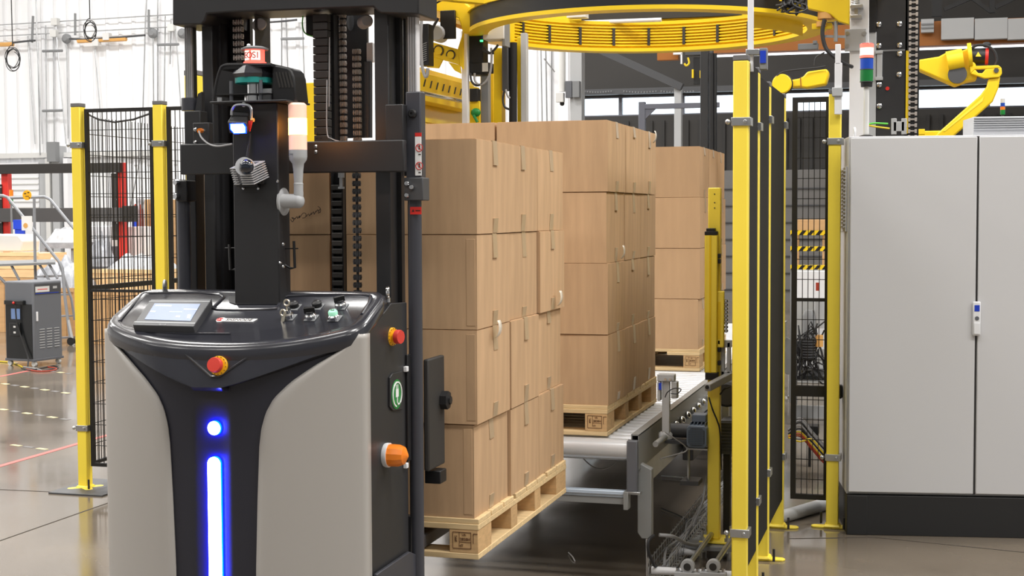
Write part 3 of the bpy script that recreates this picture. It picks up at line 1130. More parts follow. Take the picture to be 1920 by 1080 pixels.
part('sensor_cable', G().tube(spline([aY(1350, 740, 6.57), aY(1358, 730, 6.57), aY(1368, 726, 6.6)]), .004, 5), 'cable', lp)
part('base_plate', G().bx(a.x - .03, b.x + .06, YP - .05, YP + .11, .075, .085), 'yellow', lp, bev=.002)
g = G()
for dx, dy in ((-.018, -.035), (b.x - a.x + .04, -.035), (-.018, .095), (b.x - a.x + .04, .095)):
    part('bolt', G().cyl((a.x + dx, YP + dy, .03), (a.x + dx, YP + dy, .13), .007, 8).cyl((a.x + dx, YP + dy, .085), (a.x + dx, YP + dy, .1), .013, 6), 'zinc', lp)
part('sub_plate', G().prism([(a.x - .1, YP - .05, .05), (a.x + .0, YP - .1, .05), (b.x + .09, YP - .08, .05), (b.x + .1, YP + .12, .05), (a.x - .06, YP + .13, .05)], (0, 0, .022)), 'mid_grey', lp, bev=.003)
for x in (a.x - .03, b.x + .05):
    for y in (YP - .03, YP + .1):
        part('standoff', G().cyl((x, y, 0), (x, y, .05), .012, 8), 'zinc', lp)

# linear slide at the foot of the post
sl = thing('slide_frame', 'round steel bars with pillow blocks on the floor under the light curtain post', 'slide', (-1.0, 6.15, 0))
zz = .035
part('front_bar', G().cyl(aY(1222, 1069, 6.08), aY(1372, 1078, 6.08), .017, 14), 'white_paint', sl)
part('rear_bar', G().cyl(aY(1268, 1033, 6.55), aY(1312, 1036, 6.55), .016, 14), 'white_paint', sl)
for px in (1290, 1338):
    p = aY(px, 1066, 6.05)
    q = part('pillow_block', G().lathe([(.03, 0), (.03, .03)], (p.x, 6.03, p.z + .012), (0, 1, 0), 18).bx(p.x - .055, p.x + .055, 6.02, 6.06, p.z - .03, p.z - .012), 'light_grey', sl, bev=.002)
    part('bore', G().lathe([(.016, 0), (.016, .002)], (p.x, 6.028, p.z + .012), (0, -1, 0), 14), 'off_black', q)
    for dx in (-.043, .043):
        part('bolt', G().lathe([(.008, 0), (.008, .016)], (p.x + dx, 6.04, p.z - .012), (0, 0, 1), 6), 'chrome', q)
    part('cross_bar', G().cyl((p.x, 6.06, p.z + .012), (p.x + .02, 6.6, p.z + .03), .011, 10), 'zinc', sl)

# wire cable basket on the floor
g = G()
x0, x1 = -1.17, -1.08
for x, z in ((x0, .075), (x0, .04), (x0, .006), (x0 + .03, .006), (x1 - .03, .006), (x1, .006), (x1, .04), (x1, .075)):
    g.cyl((x, 6.15, z), (x, 9.2, z), .0028, 5)
y = 6.17
while y < 9.2:
    g.tube([(x0, y, .085), (x0, y, .006), (x1, y, .006), (x1, y, .085)], .0024, 4)
    y += .06
solo('cable_basket', g, 'zinc', 'open wire basket for cables running back along the floor beside the conveyor', 'cable tray', smooth=0)
g = G()
rnd = random.Random(5)
for k in range(6):
    pts = [(-1.125 + rnd.uniform(-.03, .03), 6.2 + j * .3, .02 + rnd.uniform(0, .03)) for j in range(10)]
    g.tube(spline(pts, 3), .005, 5)
solo('basket_cables', g, 'cable_grey', 'grey cables lying in the wire basket beside the conveyor', 'cables', kind='stuff')
solo('hose', G().tube(spline([aY(1236, 1003, 6.06), aY(1262, 1006, 6.1), aY(1285, 1018, 6.3), aY(1305, 1022, 6.5), aY(1322, 1016, 6.58)]), .008, 8), 'cable_grey', 'grey hose drooping from the conveyor leg to the light curtain post', 'hose')
solo('hose', G().tube(spline([aY(1226, 1004, 6.04), aY(1216, 1014, 6.0), aY(1216, 1035, 6.0), aY(1226, 1058, 6.05), aY(1232, 1064, 6.1)]), .007, 8), 'cable', 'dark hose bent in a bow behind the conveyor leg foot', 'hose')
solo('cable', G().tube(spline([aZ(1240, 953, .01), aZ(1275, 968, .01), aZ(1305, 985, .01), aZ(1340, 1008, .01), aZ(1362, 1013, .01)]), .004, 5), 'cable', 'thin black cable crossing the floor under the conveyor edge', 'cable')
solo('cable', G().tube([aY(1325, 895, 6.7), aY(1318, 940, 6.6), aY(1300, 985, 6.5), aZ(1285, 1010, .01)], .006, 6), 'cable_grey', 'grey cable slanting down from the motors to the wire basket', 'cable')
solo('wire_scrap', G().tube(spline([aZ(1066, 1036, .006), aZ(1073, 1043, .012), aZ(1078, 1052, .004)]), .003, 5), 'white_paint', 'small white wire offcut lying on the floor before the conveyor', 'wire')
solo('wire_scrap', G().bar(aZ(1240, 892, .01), aZ(1281, 895, .01), .012, .006), 'white_paint', 'straight pale strip lying on the floor under the conveyor', 'strip')

# chrome sensor hardware and dark clutter on the far side of the rail
g = G()
y = 6.5
while y < 9.6:
    g.ball((XR + .045, y, CZ - .06), .02, (1, 1, 1), 10, 7)
    y += .175
part('roller_end_bolts', g, 'chrome', cv, kind='stuff')
part('drive_housing', G().bx(XR + .036, XR + .09, 7.1, 10.5, .36, .5), 'dark_grey', cv, bev=.005)

# ================================================================== the automated pallet stacker
XC, YB = -1.936, 3.63
tk = thing('pallet_stacker', 'tall black and grey pallet stacker truck with blue light strip lifting the nearest carton stack', 'truck', (XC, 3.95, 0))
HW = .406
XT = aY(404, 900, 3.652).x - XC      # trough added to the shell so the strip's blue glow shows


def yf(x):
    return YB + .125 * min(1.1, abs(x) / HW) ** 2.3


SL = .406                        # slope of the console


def zc(y):
    return 1.235 + (y - YB) * SL


# black shell under the grey side panels
rows = []
for i in range(40):
    z = .07 + i * (1.225 - .07) / 39
    tr = max(0, min(1, (1.07 - z) / .03))
    rows.append([(XC + x * .404 / 60, yf(x * .404 / 60) + .009 + .017 * tr * max(0, 1 - (abs(x * .404 / 60 - XT) / .062) ** 2) ** 1.5, z) for x in range(-60, 61)])
part('front_shell', G().grid(rows), 'shell_navy', tk, solid=.004)
# grey side panels
ZB = [(0, .121), (.6, .127), (.8, .134), (.95, .141), (1.0, .147), (1.045, .160), (1.085, .182), (1.13, .228), (1.17, .284), (1.205, .338), (1.24, .388), (1.262, .402)]


def xb(z):
    for (a, u), (b, v) in zip(ZB, ZB[1:]):
        if z <= b:
            return u + (v - u) * (z - a) / (b - a)
    return ZB[-1][1]


zs = [.09 + .02 * i for i in range(45)] + [.98 + .0141 * i for i in range(21)]
for s in (-1, 1):
    rows = []
    for z in zs:
        x0 = xb(z)
        r = []
        for k in range(15):
            x = x0 + (.403 - x0) * k / 14
            lip = .010 * (1 - min(1, k / 1.6)) if k < 2 else 0
            r.append((XC + s * x, yf(x) - .006 + lip, z))
        y0 = yf(.403) - .006
        r += [(XC + s * .409, y0 + .006, z), (XC + s * .412, y0 + .016, z), (XC + s * .413, y0 + .04, z)]
        rows.append(r)
    part('side_cover', G().grid(rows), 'panel_grey', tk, solid=.008, smooth=60)
# body sides
for s, nm in ((-1, 'side_panel'), (1, 'side_panel')):
    x = XC + s * .400
    g = G().prism([(x, 3.79, .1), (x, 4.10, .1), (x, 4.10, 1.33), (x, 3.97, 1.335), (x, 3.79, 1.262)], (s * .012, 0, 0))
    part(nm, g, 'black_steel', tk, bev=.002)
part('rear_body', G().bx(XC - .395, XC + .395, 3.80, 4.08, .1, 1.25), 'black_steel', tk, bev=.004)
for s in (-1, 1):
    part('wheel', G().cyl((XC + s * .3 - .04, 3.9, .1), (XC + s * .3 + .04, 3.9, .1), .1, 20), 'black_rubber', tk, bev=.006)


# console
def offset(poly, d):
    n = len(poly)
    out = []
    for i in range(n):
        a, b, c = Vector(poly[i - 1]), Vector(poly[i]), Vector(poly[(i + 1) % n])
        t = ((b - a).normalized() + (c - b).normalized()).normalized()
        out.append(b + Vector((-t.y, t.x)) * d)
    return out


ol = []
for k in range(-20, 21):
    x = k / 20 * .385
    ol.append((XC + x, yf(x) - .014))
ol += [(XC + .405, yf(.4) + .002), (XC + .414, yf(.41) + .03), (XC + .414, 3.90), (XC + .408, 3.945), (XC + .375, 3.972)]
ol += [(XC + k / 6 * .3, 3.976) for k in range(6, -7, -1)]
ol += [(XC - .375, 3.972), (XC - .408, 3.945), (XC - .414, 3.90), (XC - .414, yf(.41) + .03), (XC - .405, yf(.4) + .002)]
g = G()
rings = []
for d, dz in ((.02, -.062), (.004, -.05), (0, -.03), (.001, -.014), (.006, -.004), (.014, 0), (.034, .0), (.04, -.004)):
    rings.append([g.bm.verts.new((p.x, p.y, zc(p.y) + dz)) for p in offset(ol, d)])
n = len(ol)
for A, B in zip(rings, rings[1:]):
    for i in range(n):
        g.bm.faces.new((A[i], A[(i + 1) % n], B[(i + 1) % n], B[i]))
g.bm.faces.new(rings[-1])
g.bm.faces.new(rings[0][::-1])
con = part('console', g, 'black_gloss', tk, smooth=50)
NP = Vector((0, -SL, 1)).normalized()
UP = Vector((0, 1, SL)).normalized()


def pc(px, py, h=0.0):
    """point of the photograph on the console slope, h above it"""
    return aP(px, py, Vector((XC, YB, 1.235)) + NP * (h - .004), NP)


bead = [(224, 603), (262, 559), (283, 550), (412, 552), (405, 572), (408, 580), (508, 580), (522, 574), (541, 556), (678, 554), (694, 562), (679, 590)]
part('console_bead', G().tube(spline([pc(a, b, .001) for a, b in bead], 3), .0055, 8), 'black_gloss', con)
part('console_bead', G().tube(spline([pc(a, b, .001) for a, b in ((224, 603), (232, 615), (262, 621), (340, 625), (432, 626))], 4), .0035, 8), 'black_gloss', con)
part('column_well', G().prism([pc(a, b, .001) for a, b in ((428, 556), (430, 567), (440, 571), (520, 571), (532, 560), (540, 553))], NP * .002), 'black_plastic', con)
# touch panel
q = [pc(a, b, .024) for a, b in ((249, 609), (363, 612), (397, 561), (283, 561))]
pn = part('touch_panel', G().prism(q, -NP * .026), 'dark_grey', con, bev=.002)
q = [pc(a, b, .0245) for a, b in ((271, 599), (357, 602), (376, 570), (290, 569))]
sc_ = part('screen', G().prism(q, NP * .0006), 'screen', pn, smooth=0)
for pts, m in (([(251, 604.5), (365, 607), (366.5, 605.5), (252.5, 603)], 'light_grey'), ([(279, 565.5), (393, 566), (394, 564.8), (280, 564.5)], 'light_grey')):
    part('panel_line', G().prism([pc(a, b, .0242) for a, b in pts], NP * .0005), m, pn, smooth=0)
for pts in ([(292, 572), (322, 572.3), (321, 574.5), (290.5, 574)], [(282, 583), (292, 583.2), (291, 585.2), (281, 585)], [(345, 579), (370, 579.5), (369, 581), (344.4, 580.5)],
            [(330, 592), (338, 592.2), (337, 595), (329, 594.7)], [(352, 590), (358, 590.2), (356, 597), (350, 596.8)], [(318, 584), (342, 584.4), (341.4, 585.4), (317.6, 585)]):
    part('screen_item', G().prism([pc(a, b, .0252) for a, b in pts], NP * .0003), 'screen_line', pn, smooth=0)
words('Signode', .008, frame(pc(305, 608.4, .0243), (1, 0, 0), UP), 'light_grey', pn, 'maker_lettering')
# maker's plate with red swirl
m0 = pc(443, 600.5, .0006)
wpl = (pc(480, 600, 0) - pc(405, 600, 0)).length
hp = .026
lg = part('maker_plate', G().prism([m0 + Vector((a * wpl / 2, 0, 0)) + UP * (b * hp / 2) for a, b in ((-1.0, -.35), (-.88, -1.1), (-.72, -1.1), (-.62, -.75), (.9, -.75), (1.02, .75), (-.60, .75), (-.72, 1.1), (-.9, 1.0), (-1.02, .4))], NP * .0012), 'sign_white', con, smooth=0)
ctr = m0 + Vector((-.83 * wpl / 2, 0, 0)) + NP * .0014
g = G()
g.tube([ctr + Vector((.0085 * math.cos(a), 0, 0)) + UP * (.0085 * math.sin(a)) for a in [i / 16 * 5.2 + .5 for i in range(17)]], .0017, 5)
g.tube([ctr + Vector((.0038 * math.cos(a), 0, 0)) + UP * (.0038 * math.sin(a)) for a in [i / 10 * 4.6 + 3.4 for i in range(11)]], .0016, 5)
part('red_swirl', g, 'sign_red', con)
words('SIGNODE', .0175, frame(m0 + Vector((.14 * wpl / 2, 0, 0)) + NP * .0014, (1, 0, 0), UP), 'ink', con, 'maker_lettering', sx=1.12, shear=.15)


# switches
def plate(px, py, w=.034, d=.04):
    c = pc(px, py, .0)
    part('switch_plate', G().prism([c + Vector((a * w / 2, 0, 0)) + UP * (b * d / 2) for a, b in ((-1, -1), (1, -1), (1, 1), (-1, 1))], NP * .003), 'mid_grey', con, bev=.001)
    return c


for px, py in ((551, 580), (594, 579)):
    c = plate(px + 1, py - 3)
    k = part('rocker_cover', G().lathe([(.0145, 0), (.0145, .012), (.010, .017), (.001, .019)], c + NP * .003, NP, 16), 'black_plastic', con)
    part('rocker_slot', G().box(c + NP * .0205 + Vector((.003, 0, 0)), (.012, .005, .002), Matrix(((1, 0, 0), tuple(UP), tuple(NP))).transposed()), 'mid_grey', k, bev=.0008)
for px, py, ang in ((637, 580, .6), (579, 601, .2)):
    c = plate(px + (3 if px > 600 else 5), py - 4)
    k = part('selector_ring', G().lathe([(.0165, 0), (.0165, .010), (.013, .014), (.013, .018)], c + NP * .003 - UP * .004, NP, 20), 'chrome', con)
    d1 = Vector((math.cos(ang), 0, 0)) + UP * math.sin(ang)
    d2 = NP.cross(d1)
    b0 = c + NP * .019 - UP * .004
    part('selector_knob', G().prism([b0 - d1 * .016 - d2 * .005, b0 + d1 * .016 - d2 * .003, b0 + d1 * .016 + d2 * .003, b0 - d1 * .016 + d2 * .007], NP * .018).lathe([(.0125, 0), (.0115, .008)], b0 - NP * .002, NP, 16), 'black_plastic', k, bev=.0015)
c = plate(628, 598)
k = part('button_ring', G().lathe([(.0165, 0), (.0165, .011), (.0135, .014)], c + NP * .003 - UP * .006, NP, 20), 'chrome', con)
part('green_button', G().lathe([(.0135, 0), (.0135, .012), (.011, .0155), (.001, .0165)], c + NP * .014 - UP * .006, NP, 20), 'green_lit', k, label='lit pale green push button')
g = G()
for a in (-1, 0, 1):
    g.box(c + NP * .0312 - UP * .006 + Vector((a * .004, 0, 0)), (.0022, .006, .001), Matrix(((1, 0, 0), tuple(UP), tuple(NP))).transposed())
part('button_mark', g, 'ink', k, smooth=0)
c = plate(543, 596)
k = part('key_switch', G().lathe([(.0155, 0), (.0155, .012), (.010, .016), (.010, .026)], c + NP * .003 - UP * .005, NP, 18), 'chrome', con)
kb = c + NP * .036 - UP * .005
g = G()
g.tube([kb + Vector((.0085 * math.cos(a), 0, 0)) + Vector((0, 0, .013 + .0085 * math.sin(a))) for a in [i / 14 * 2 * PI for i in range(14)]], .0028, 6, closed=True)
g.bx(kb.x - .002, kb.x + .002, kb.y - .001, kb.y + .001, kb.z - .012, kb.z + .006)
g.tube([kb + Vector((-.010 + .0075 * math.cos(a), -.004, -.016 + .0085 * math.sin(a))) for a in [i / 14 * 2 * PI for i in range(14)]], .0035, 6, closed=True)
g.bar(kb + Vector((-.010, -.004, -.023)), kb + Vector((-.014, -.008, -.058)), .0075, .002, (0, -1, 0))
g.bar(kb + Vector((-.004, -.004, -.010)), kb + Vector((-.008, -.008, -.04)), .0065, .002, (0, -1, 0))
part('keys', g, 'key_metal', k, smooth=30)

# fascia below the console, emergency stop, light strip
rows = []
for i in range(9):
    t = i / 8
    hw = .34 * (1 - t) ** .95 + .05
    r = []
    for k in range(-12, 13):
        x = k / 12 * hw
        ed = abs(k) / 12
        r.append((XC + x, yf(x) - .004 - .026 * t + (.026 * t + .012 if ed > .99 else 0), 1.214 + .02 * (abs(x) / .4) ** 2 - .096 * t))
    rows.append(r)
rows.append([(p_[0], p_[1] + .012, p_[2] - .010) for p_ in rows[-1]])
rows.append([(p_[0], p_[1] + .032, p_[2] - .004) for p_ in rows[-1]])
fa = part('fascia', G().grid(rows), 'black_gloss', tk, solid=.004, smooth=60)


def fp(px, py, out=0.0):
    Y = yf(0) - .015
    for _ in range(4):
        p = aY(px, py, Y)
        Y = yf(p.x - XC) - .004 - .026 * (1.214 - p.z) / .096 - out
    return aY(px, py, Y)


tri = [fp(a, b, .0035) for a, b in ((347, 661), (479, 657), (410, 706), (398, 707))]
part('stop_recess', G().prism(tri, (0, .006, 0)), 'black_plastic', fa, bev=.002)
part('recess_lip', G().tube([fp(a, b, .004) for a, b in ((347, 661), (352, 658), (474, 655), (480, 659))], .003, 6).tube([fp(a, b, .004) for a, b in ((346, 662), (396, 706), (411, 706), (480, 660))], .004, 6), 'black_gloss', fa)


def estop(p, ax, r, parent, nm='emergency_stop', txt=True):
    ax = Vector(ax).normalized()
    e = part(nm, G().lathe([(r * 1.28, 0), (r * 1.28, .006), (r * 1.2, .008), (r * .7, .008), (r * .7, .02)], p, ax, 24), 'estop_yellow', parent, label='yellow collar of the red stop button')
    part('stop_button', G().lathe([(r * .8, 0), (r, .003), (r * 1.0, .014), (r * .93, .018), (.001, .0185)], Vector(p) + ax * .016, ax, 24), 'estop_red', e, label='red mushroom stop button')
    a = ax.orthogonal().normalized()
    b = ax.cross(a)
    g = G()
    for i in range(14):
        t = i / 14 * 2 * PI
        c = Vector(p) + ax * .0085 + (a * math.cos(t) + b * math.sin(t)) * r * 1.08
        g.bar(c, c + (a * math.cos(t) + b * math.sin(t)) * r * .12, .0022, .0008, ax)
    part('collar_marks', g, 'ink', e, smooth=0)


estop(fp(411, 686, .003), (0, -1, .2), .0215, fa)
y0 = yf(0) + .022
p = aY(404, 802, y0)
dl = part('light_dot', G().lathe([(.0205, 0), (.0205, .0105)], p + Vector((0, .002, 0)), (0, -1, 0), 28), 'led_blue', tk, label='round blue white status light')
part('light_core', G().lathe([(.0195, 0), (.0195, .002)], p + Vector((0, -.0084, 0)), (0, -1, 0), 28), 'led_white', dl)
a, b = aY(392, 870, y0), aY(416, 870, y0)
ztp = aY(404, 856, y0).z
xm, hw = (a.x + b.x) / 2, (b.x - a.x) / 2


def pill(w, y, d, zb_, zt2):
    pts = [(xm + w * math.cos(t), y, zt2 - w + w * math.sin(t)) for t in [i / 12 * PI for i in range(13)]]
    pts += [(xm - w + 2 * w * i / 1, y, zb_) for i in (0, 1)]
    return G().prism(pts, (0, -d, 0))


st = part('light_strip', pill(hw + .001, y0 + .002, .0105, .22, ztp + .001), 'led_blue', tk, label='long vertical blue white light strip')
part('light_core', pill(hw, y0 - .0083, .002, .221, ztp), 'led_white', st)

# right flank: stop button, charge cover, beacon, hatch strip, eye bolt
XR_ = XC + .412
p = aX(734, 631, XR_)
estop(p, (1, -.25, 0), .021, tk, 'emergency_stop')
cvr = [aX(a, b, XR_) for a, b in ((728, 762), (728, 708), (733, 700), (752, 696), (752, 768), (734, 770))]
cc = part('charge_cover', G().prism(cvr, (.006, 0, 0)), 'black_steel', tk, bev=.0015)
pc_ = aX(740, 739, XR_) + Vector((.0065, 0, 0))
g = G().lathe([(.044, 0), (.044, .0008)], pc_, (1, 0, 0), 32)
part('charge_disc', g, 'green', cc, label='green disc with a plug symbol')
YV, ZV = Vector((0, 1, 0)), Vector((0, 0, 1))
o_ = pc_ + Vector((.0012, 0, 0))
g = G().tube([o_ + YV * (.036 * math.cos(t)) + ZV * (.036 * math.sin(t)) for t in [-.9 + i / 24 * 5.4 for i in range(25)]], .003, 4)
g.box(o_ + ZV * .004, (.002, .022, .024)).box(o_ + ZV * .022 + YV * .006, (.002, .004, .014)).box(o_ + ZV * .022 - YV * .006, (.002, .004, .014))
g.tube([o_ + ZV * -.008, o_ + ZV * -.024, o_ + ZV * -.031 + YV * .006, o_ + ZV * -.03 + YV * .018], .0028, 4)
part('plug_symbol', g, 'sign_white', cc, smooth=0)
p = aX(722, 853, XR_)
bw = part('beacon_base', G().lathe([(.034, 0), (.036, .006), (.036, .014)], p, (1, 0, 0), 24), 'white_paint', tk)
part('orange_lens', G().lathe([(.033, 0), (.032, .03), (.026, .046), (.004, .058)], p + Vector((.014, 0, 0)), (1, 0, 0), 12), 'orange', bw, smooth=20, label='orange faceted beacon lens')
part('hatch_strip', G().bx(XR_, XR_ + .008, aX(760, 720, XR_).y, aX(766, 720, XR_).y, aX(760, 866, XR_).z, aX(760, 665, XR_).z), 'black_plastic', tk, bev=.002)
for yy in (692, 873):
    p = aX(757, yy, XR_)
    part('latch_pin', G().bx(XR_, XR_ + .012, p.y - .006, p.y + .012, p.z - .008, p.z + .008), 'white_paint', tk, bev=.002)
p = aY(727, 549, 3.96)
part('eye_bolt', G().tube(arc(p + Vector((0, 0, 0)), .015, 0, 2 * PI, 18, (.35, -.9, 0))[:-1], .0055, 8, closed=True).cyl(p - Vector((0, 0, .028)), p - Vector((0, 0, .014)), .008, 10), 'chrome', tk)
p = aY(309, 535, 3.95)
part('eye_bolt', G().tube(arc(p, .013, 0, 2 * PI, 18, (.35, -.9, 0))[:-1], .0055, 8, closed=True).cyl(p - Vector((0, 0, .028)), p - Vector((0, 0, .012)), .008, 10), 'zinc', tk)
sk = part('skirt_plate', G().prism([aX(a, b, XR_ + .004) for a, b in ((700, 1140), (700, 1076), (762, 1034), (776, 1040), (776, 1140))], (.012, 0, 0)), 'dark_tube', tk, bev=.003)

# guard tubes with their brackets
for s in (1,):
    p0 = aY(780, 700, 4.14)
    g = G().cyl((p0.x, 4.14, .04), (p0.x, 4.14, aY(780, 374, 4.14).z), .0215, 20)
    tb = part('guard_tube', g, 'dark_tube', tk)
    part('tube_head', G().pbox(760, 172, 790, 376, 4.115, .045), 'dark_tube', tb, bev=.004)
    bl = part('bracket', G().pbox(757, 333, 793, 376, 4.105, .06), 'dark_grey', tb, bev=.003)
    for (a, b) in ((764, 344), (773, 351), (764, 366)):
        part('bolt', G().lathe([(.009, 0), (.009, .007), (.006, .012)], aY(a, b, 4.105), (0, -1, 0), 8), 'chrome', tk)
    part('round_knob', G().lathe([(.013, 0), (.014, .006), (.010, .012), (.004, .012), (.004, .008)], aY(774, 213, 4.115), (0, -1, 0), 18), 'black_plastic', tb)
    sg = part('warning_label', G().pbox(778, 256, 790, 329, 4.112, .003), 'sign_white', tb, smooth=0)
    part('label_head', G().pbox(778, 249, 790, 256, 4.112, .003), 'red', tb, smooth=0)
    for yy in (277, 311):
        p = aY(786, yy, 4.111)
        part('ban_ring', G().tube(arc(p, .011, 0, 2 * PI, 20)[:-1], .0012, 4, closed=True).bar(p + Vector((-.0075, 0, .0075)), p + Vector((.0075, 0, -.0075)), .0018, .001, (0, -1, 0)), 'red', tk, smooth=0)
        part('ban_figure', G().ball(p + Vector((0, .0004, .0055)), .0024, (1, .2, 1), 8, 6).box(p + Vector((0, .0004, -.001)), (.005, .0006, .008)).box(p + Vector((.001, .0004, -.02)), (.008, .0006, .003)), 'ink', tk, smooth=0)
    rl = part('red_label', G().pbox(769, 388, 790, 402, 4.1165, .002), 'red', tb, smooth=0)
    g = G().prism([aY(a, b, 4.116) for a, b in ((772, 397), (777, 397), (774.5, 392))], (0, -.0004, 0)).pbox(779, 394, 788, 396, 4.116, .0004)
    part('label_print', g, 'ink', tb, smooth=0)
p0 = aY(346, 500, 4.14)
tb = part('guard_tube', G().cyl((p0.x, 4.14, .04), (p0.x, 4.14, aY(346, 376, 4.14).z), .0215, 20), 'dark_tube', tk)
part('tube_cap', G().lathe([(.026, 0), (.026, .04)], aY(356, 208, 4.14), (0, 0, 1), 20), 'dark_tube', tb)
part('bracket', G().pbox(330, 338, 351, 378, 4.11, .06), 'black_plastic', tb, bev=.004)
for by_ in (342, 368):
    part('bolt', G().lathe([(.009, 0), (.009, .012)], aY(333, by_, 4.11), (-.3, -1, 0), 8), 'chrome', tb)
part('bracket_box', G().pbox(345, 208, 376, 276, 4.09, .05), 'black_steel', tb, bev=.003)

# mast
ms = part('outer_upright', G().pbox(376, -40, 412, 1000, 4.16, .13), 'black_steel', tk, bev=.004)
part('outer_upright', G().pbox(700, -40, 737, 1000, 4.14, .13), 'black_steel', tk, bev=.004)
for (a, b), Y in (((412, 482), 4.27), ((737, 758), 4.20)):
    part('mast_web', G().pbox(a, -40, b, 1000, Y, .02), 'black_plastic', tk)
part('inner_flange', G().pbox(476, -40, 491, 1000, 4.17, .11), 'black_steel', tk, bev=.003)
part('mast_panel', G().pbox(348, 300, 377, 1000, 4.20, .06), 'black_steel', tk, bev=.003)
part('groove', G().pbox(412, -40, 418, 1000, 4.2, .05), 'black_steel', tk)
for a, b, c in ((344, 360, 186), (763, 782, 174)):
    g = G().pbox(a, -40, b, c, 4.17, .03)
    rl = part('slide_rail', g, 'rail_alu', tk, bev=.003)
    g = G()
    for k in range(1, 4):
        x = aY(a + (b - a) * k / 4, 100, 4.169).x
        g.bx(x - .0022, x + .0022, 4.1675, 4.17, aY(a, c, 4.17).z, aY(a, -40, 4.17).z)
    part('rail_groove', g, 'mid_grey', rl, smooth=0)
part('rail_backing', G().pbox(360, -40, 365, 220, 4.17, .02), 'black_plastic', tk)
part('rail_backing', G().pbox(755, -40, 763, 330, 4.22, .03), 'black_plastic', tk)
part('carriage_plate', G().pbox(617, 5, 690, 258, 4.33, .015), 'black_steel', tk)
cyl = part('lift_cylinder', G().cyl(aY(691, 258, 4.30), aY(691, 116, 4.30), .0125, 16), 'dark_grey', tk)
part('cylinder_label', G().pbox(687, 80, 699, 116, 4.30, .02), 'white_paint', tk, bev=.002)
# top cross head
yk = 4.10
hd = [(323, 47), (378, 46), (384, 38), (388, 26), (430, 23), (700, 13), (706, 20), (714, 25), (785, 27), (785, -60), (323, -60)]
part('cross_head', G().prism([aY(a, b, yk) for a, b in hd], (0, .17, 0)), 'black_steel', tk, bev=.005)
part('cross_beam', G().pbox(337, 270, 757, 322, 4.06, .03), 'black_steel', tk, bev=.004)
part('beam_bracket', G().pbox(722, 196, 756, 268, 4.08, .04), 'black_steel', tk, bev=.003)
part('bracket_plate', G().pbox(361, 230, 392, 270, 4.07, .03), 'black_steel', tk, bev=.003)
part('upright_tab', G().prism([aY(a, b, 4.12) for a, b in ((366, 208), (378, 208), (378, 172), (371, 176))], (0, .02, 0)), 'black_steel', tk)
for a, b, Y in ((367, 243, 4.07), (367, 267, 4.07), (592.5, 275, 4.06), (592.5, 285, 4.06)):
    part('bolt', G().lathe([(.006, 0), (.006, .004), (.003, .007)], aY(a, b, Y), (0, -1, 0), 8), 'chrome', tk)
cn = part('connector', G().cyl(aY(382, 245, 4.06), aY(374, 245, 4.03), .006, 10), 'zinc', tk)
part('connector_nut', G().cyl(aY(378, 245, 4.045), aY(373, 245, 4.025), .0075, 8), 'orange', cn)
part('sensor_lead', G().tube(spline([aY(373, 246, 4.02), aY(378, 258, 4.0), aY(392, 270, 3.97), aY(410, 274, 3.93), aY(436, 270, 3.885)]), .0028, 6), 'cable_grey', cn)
# pulleys and chains
for a, b in ((484, 48), (681, 43)):
    part('pulley_pin', G().lathe([(.02, 0), (.02, .05), (.016, .055)], aY(a, b, 4.24), (.55, -.8, 0), 20), 'light_grey', tk)
part('pulley', G().cyl(aY(455, 40, 4.26), aY(462, 40, 4.26), .03, 20), 'dark_grey', tk)
part('pulley', G().cyl(aY(651, 40, 4.30), aY(657, 40, 4.30), .03, 20), 'dark_grey', tk)


def chain(px, w, y0, y1, Y, pitch, m, nm='lift_chain'):
    """leaf chain of separate links hanging at depth Y"""
    a, b = aY(px - w / 2, y0, Y), aY(px + w / 2, y1, Y)
    core = part(nm, G().bx(a.x + .008, b.x - .008, Y + .006, Y + .012, b.z, a.z), 'off_black', tk, smooth=0)
    hw_ = (b.x - a.x) / 2
    xm_ = (a.x + b.x) / 2
    first = None
    z = a.z - pitch / 2
    k = 0
    while z > b.z:
        if first is None:
            g = G()
            for x in (-hw_, -hw_ * .35, hw_ * .35 - .003, hw_ - .004):
                g.bx(xm_ + x, xm_ + x + .004, Y, Y + .014, z - pitch * .34, z + pitch * .34)
            g.cyl((xm_ - hw_ - .002, Y + .007, z), (xm_ + hw_ + .002, Y + .007, z), pitch * .22, 8)
            first = part('chain_link', g, m, core, bev=0)
            z0 = z
        else:
            c = first.copy()
            COL.objects.link(c)
            c.location.z += z - z0
        z -= pitch
        k += 1


chain(445, 18, 22, 118, 4.22, .0225, 'chain_steel')
chain(640, 17, 22, 268, 4.24, .0215, 'chain_steel')
chain(668, 15, 90, 268, 4.28, .0215, 'chain_steel')
chain(668, 15, 322, 560, 4.2, .0245, 'dark_grey', 'hoist_chain')
# flat cable chain
a, b = aY(586, 27, 4.15), aY(616, 265, 4.15)
cc = part('cable_chain', G().bx(a.x + .004, b.x - .004, 4.16, 4.175, b.z, a.z), 'black_plastic', tk)
z = a.z
first = None
while z > b.z + .01:
    if first is None:
        first = part('chain_plate', G().bx(a.x, b.x, 4.15, 4.178, z - .0232, z), 'off_black', cc, bev=.002)
        z0 = z
    else:
        c = first.copy()
        COL.objects.link(c)
        c.location.z += z - z0
    z -= .0249
part('chain_side', G().pbox(617, 27, 628, 268, 4.2, .04), 'black_plastic', cc)
for a_, b_ in ((594, 259), (602, 259), (596, 250)):
    part('plate_screw', G().lathe([(.002, 0), (.002, .002)], aY(a_, b_, 4.149), (0, -1, 0), 8), 'chrome', cc)
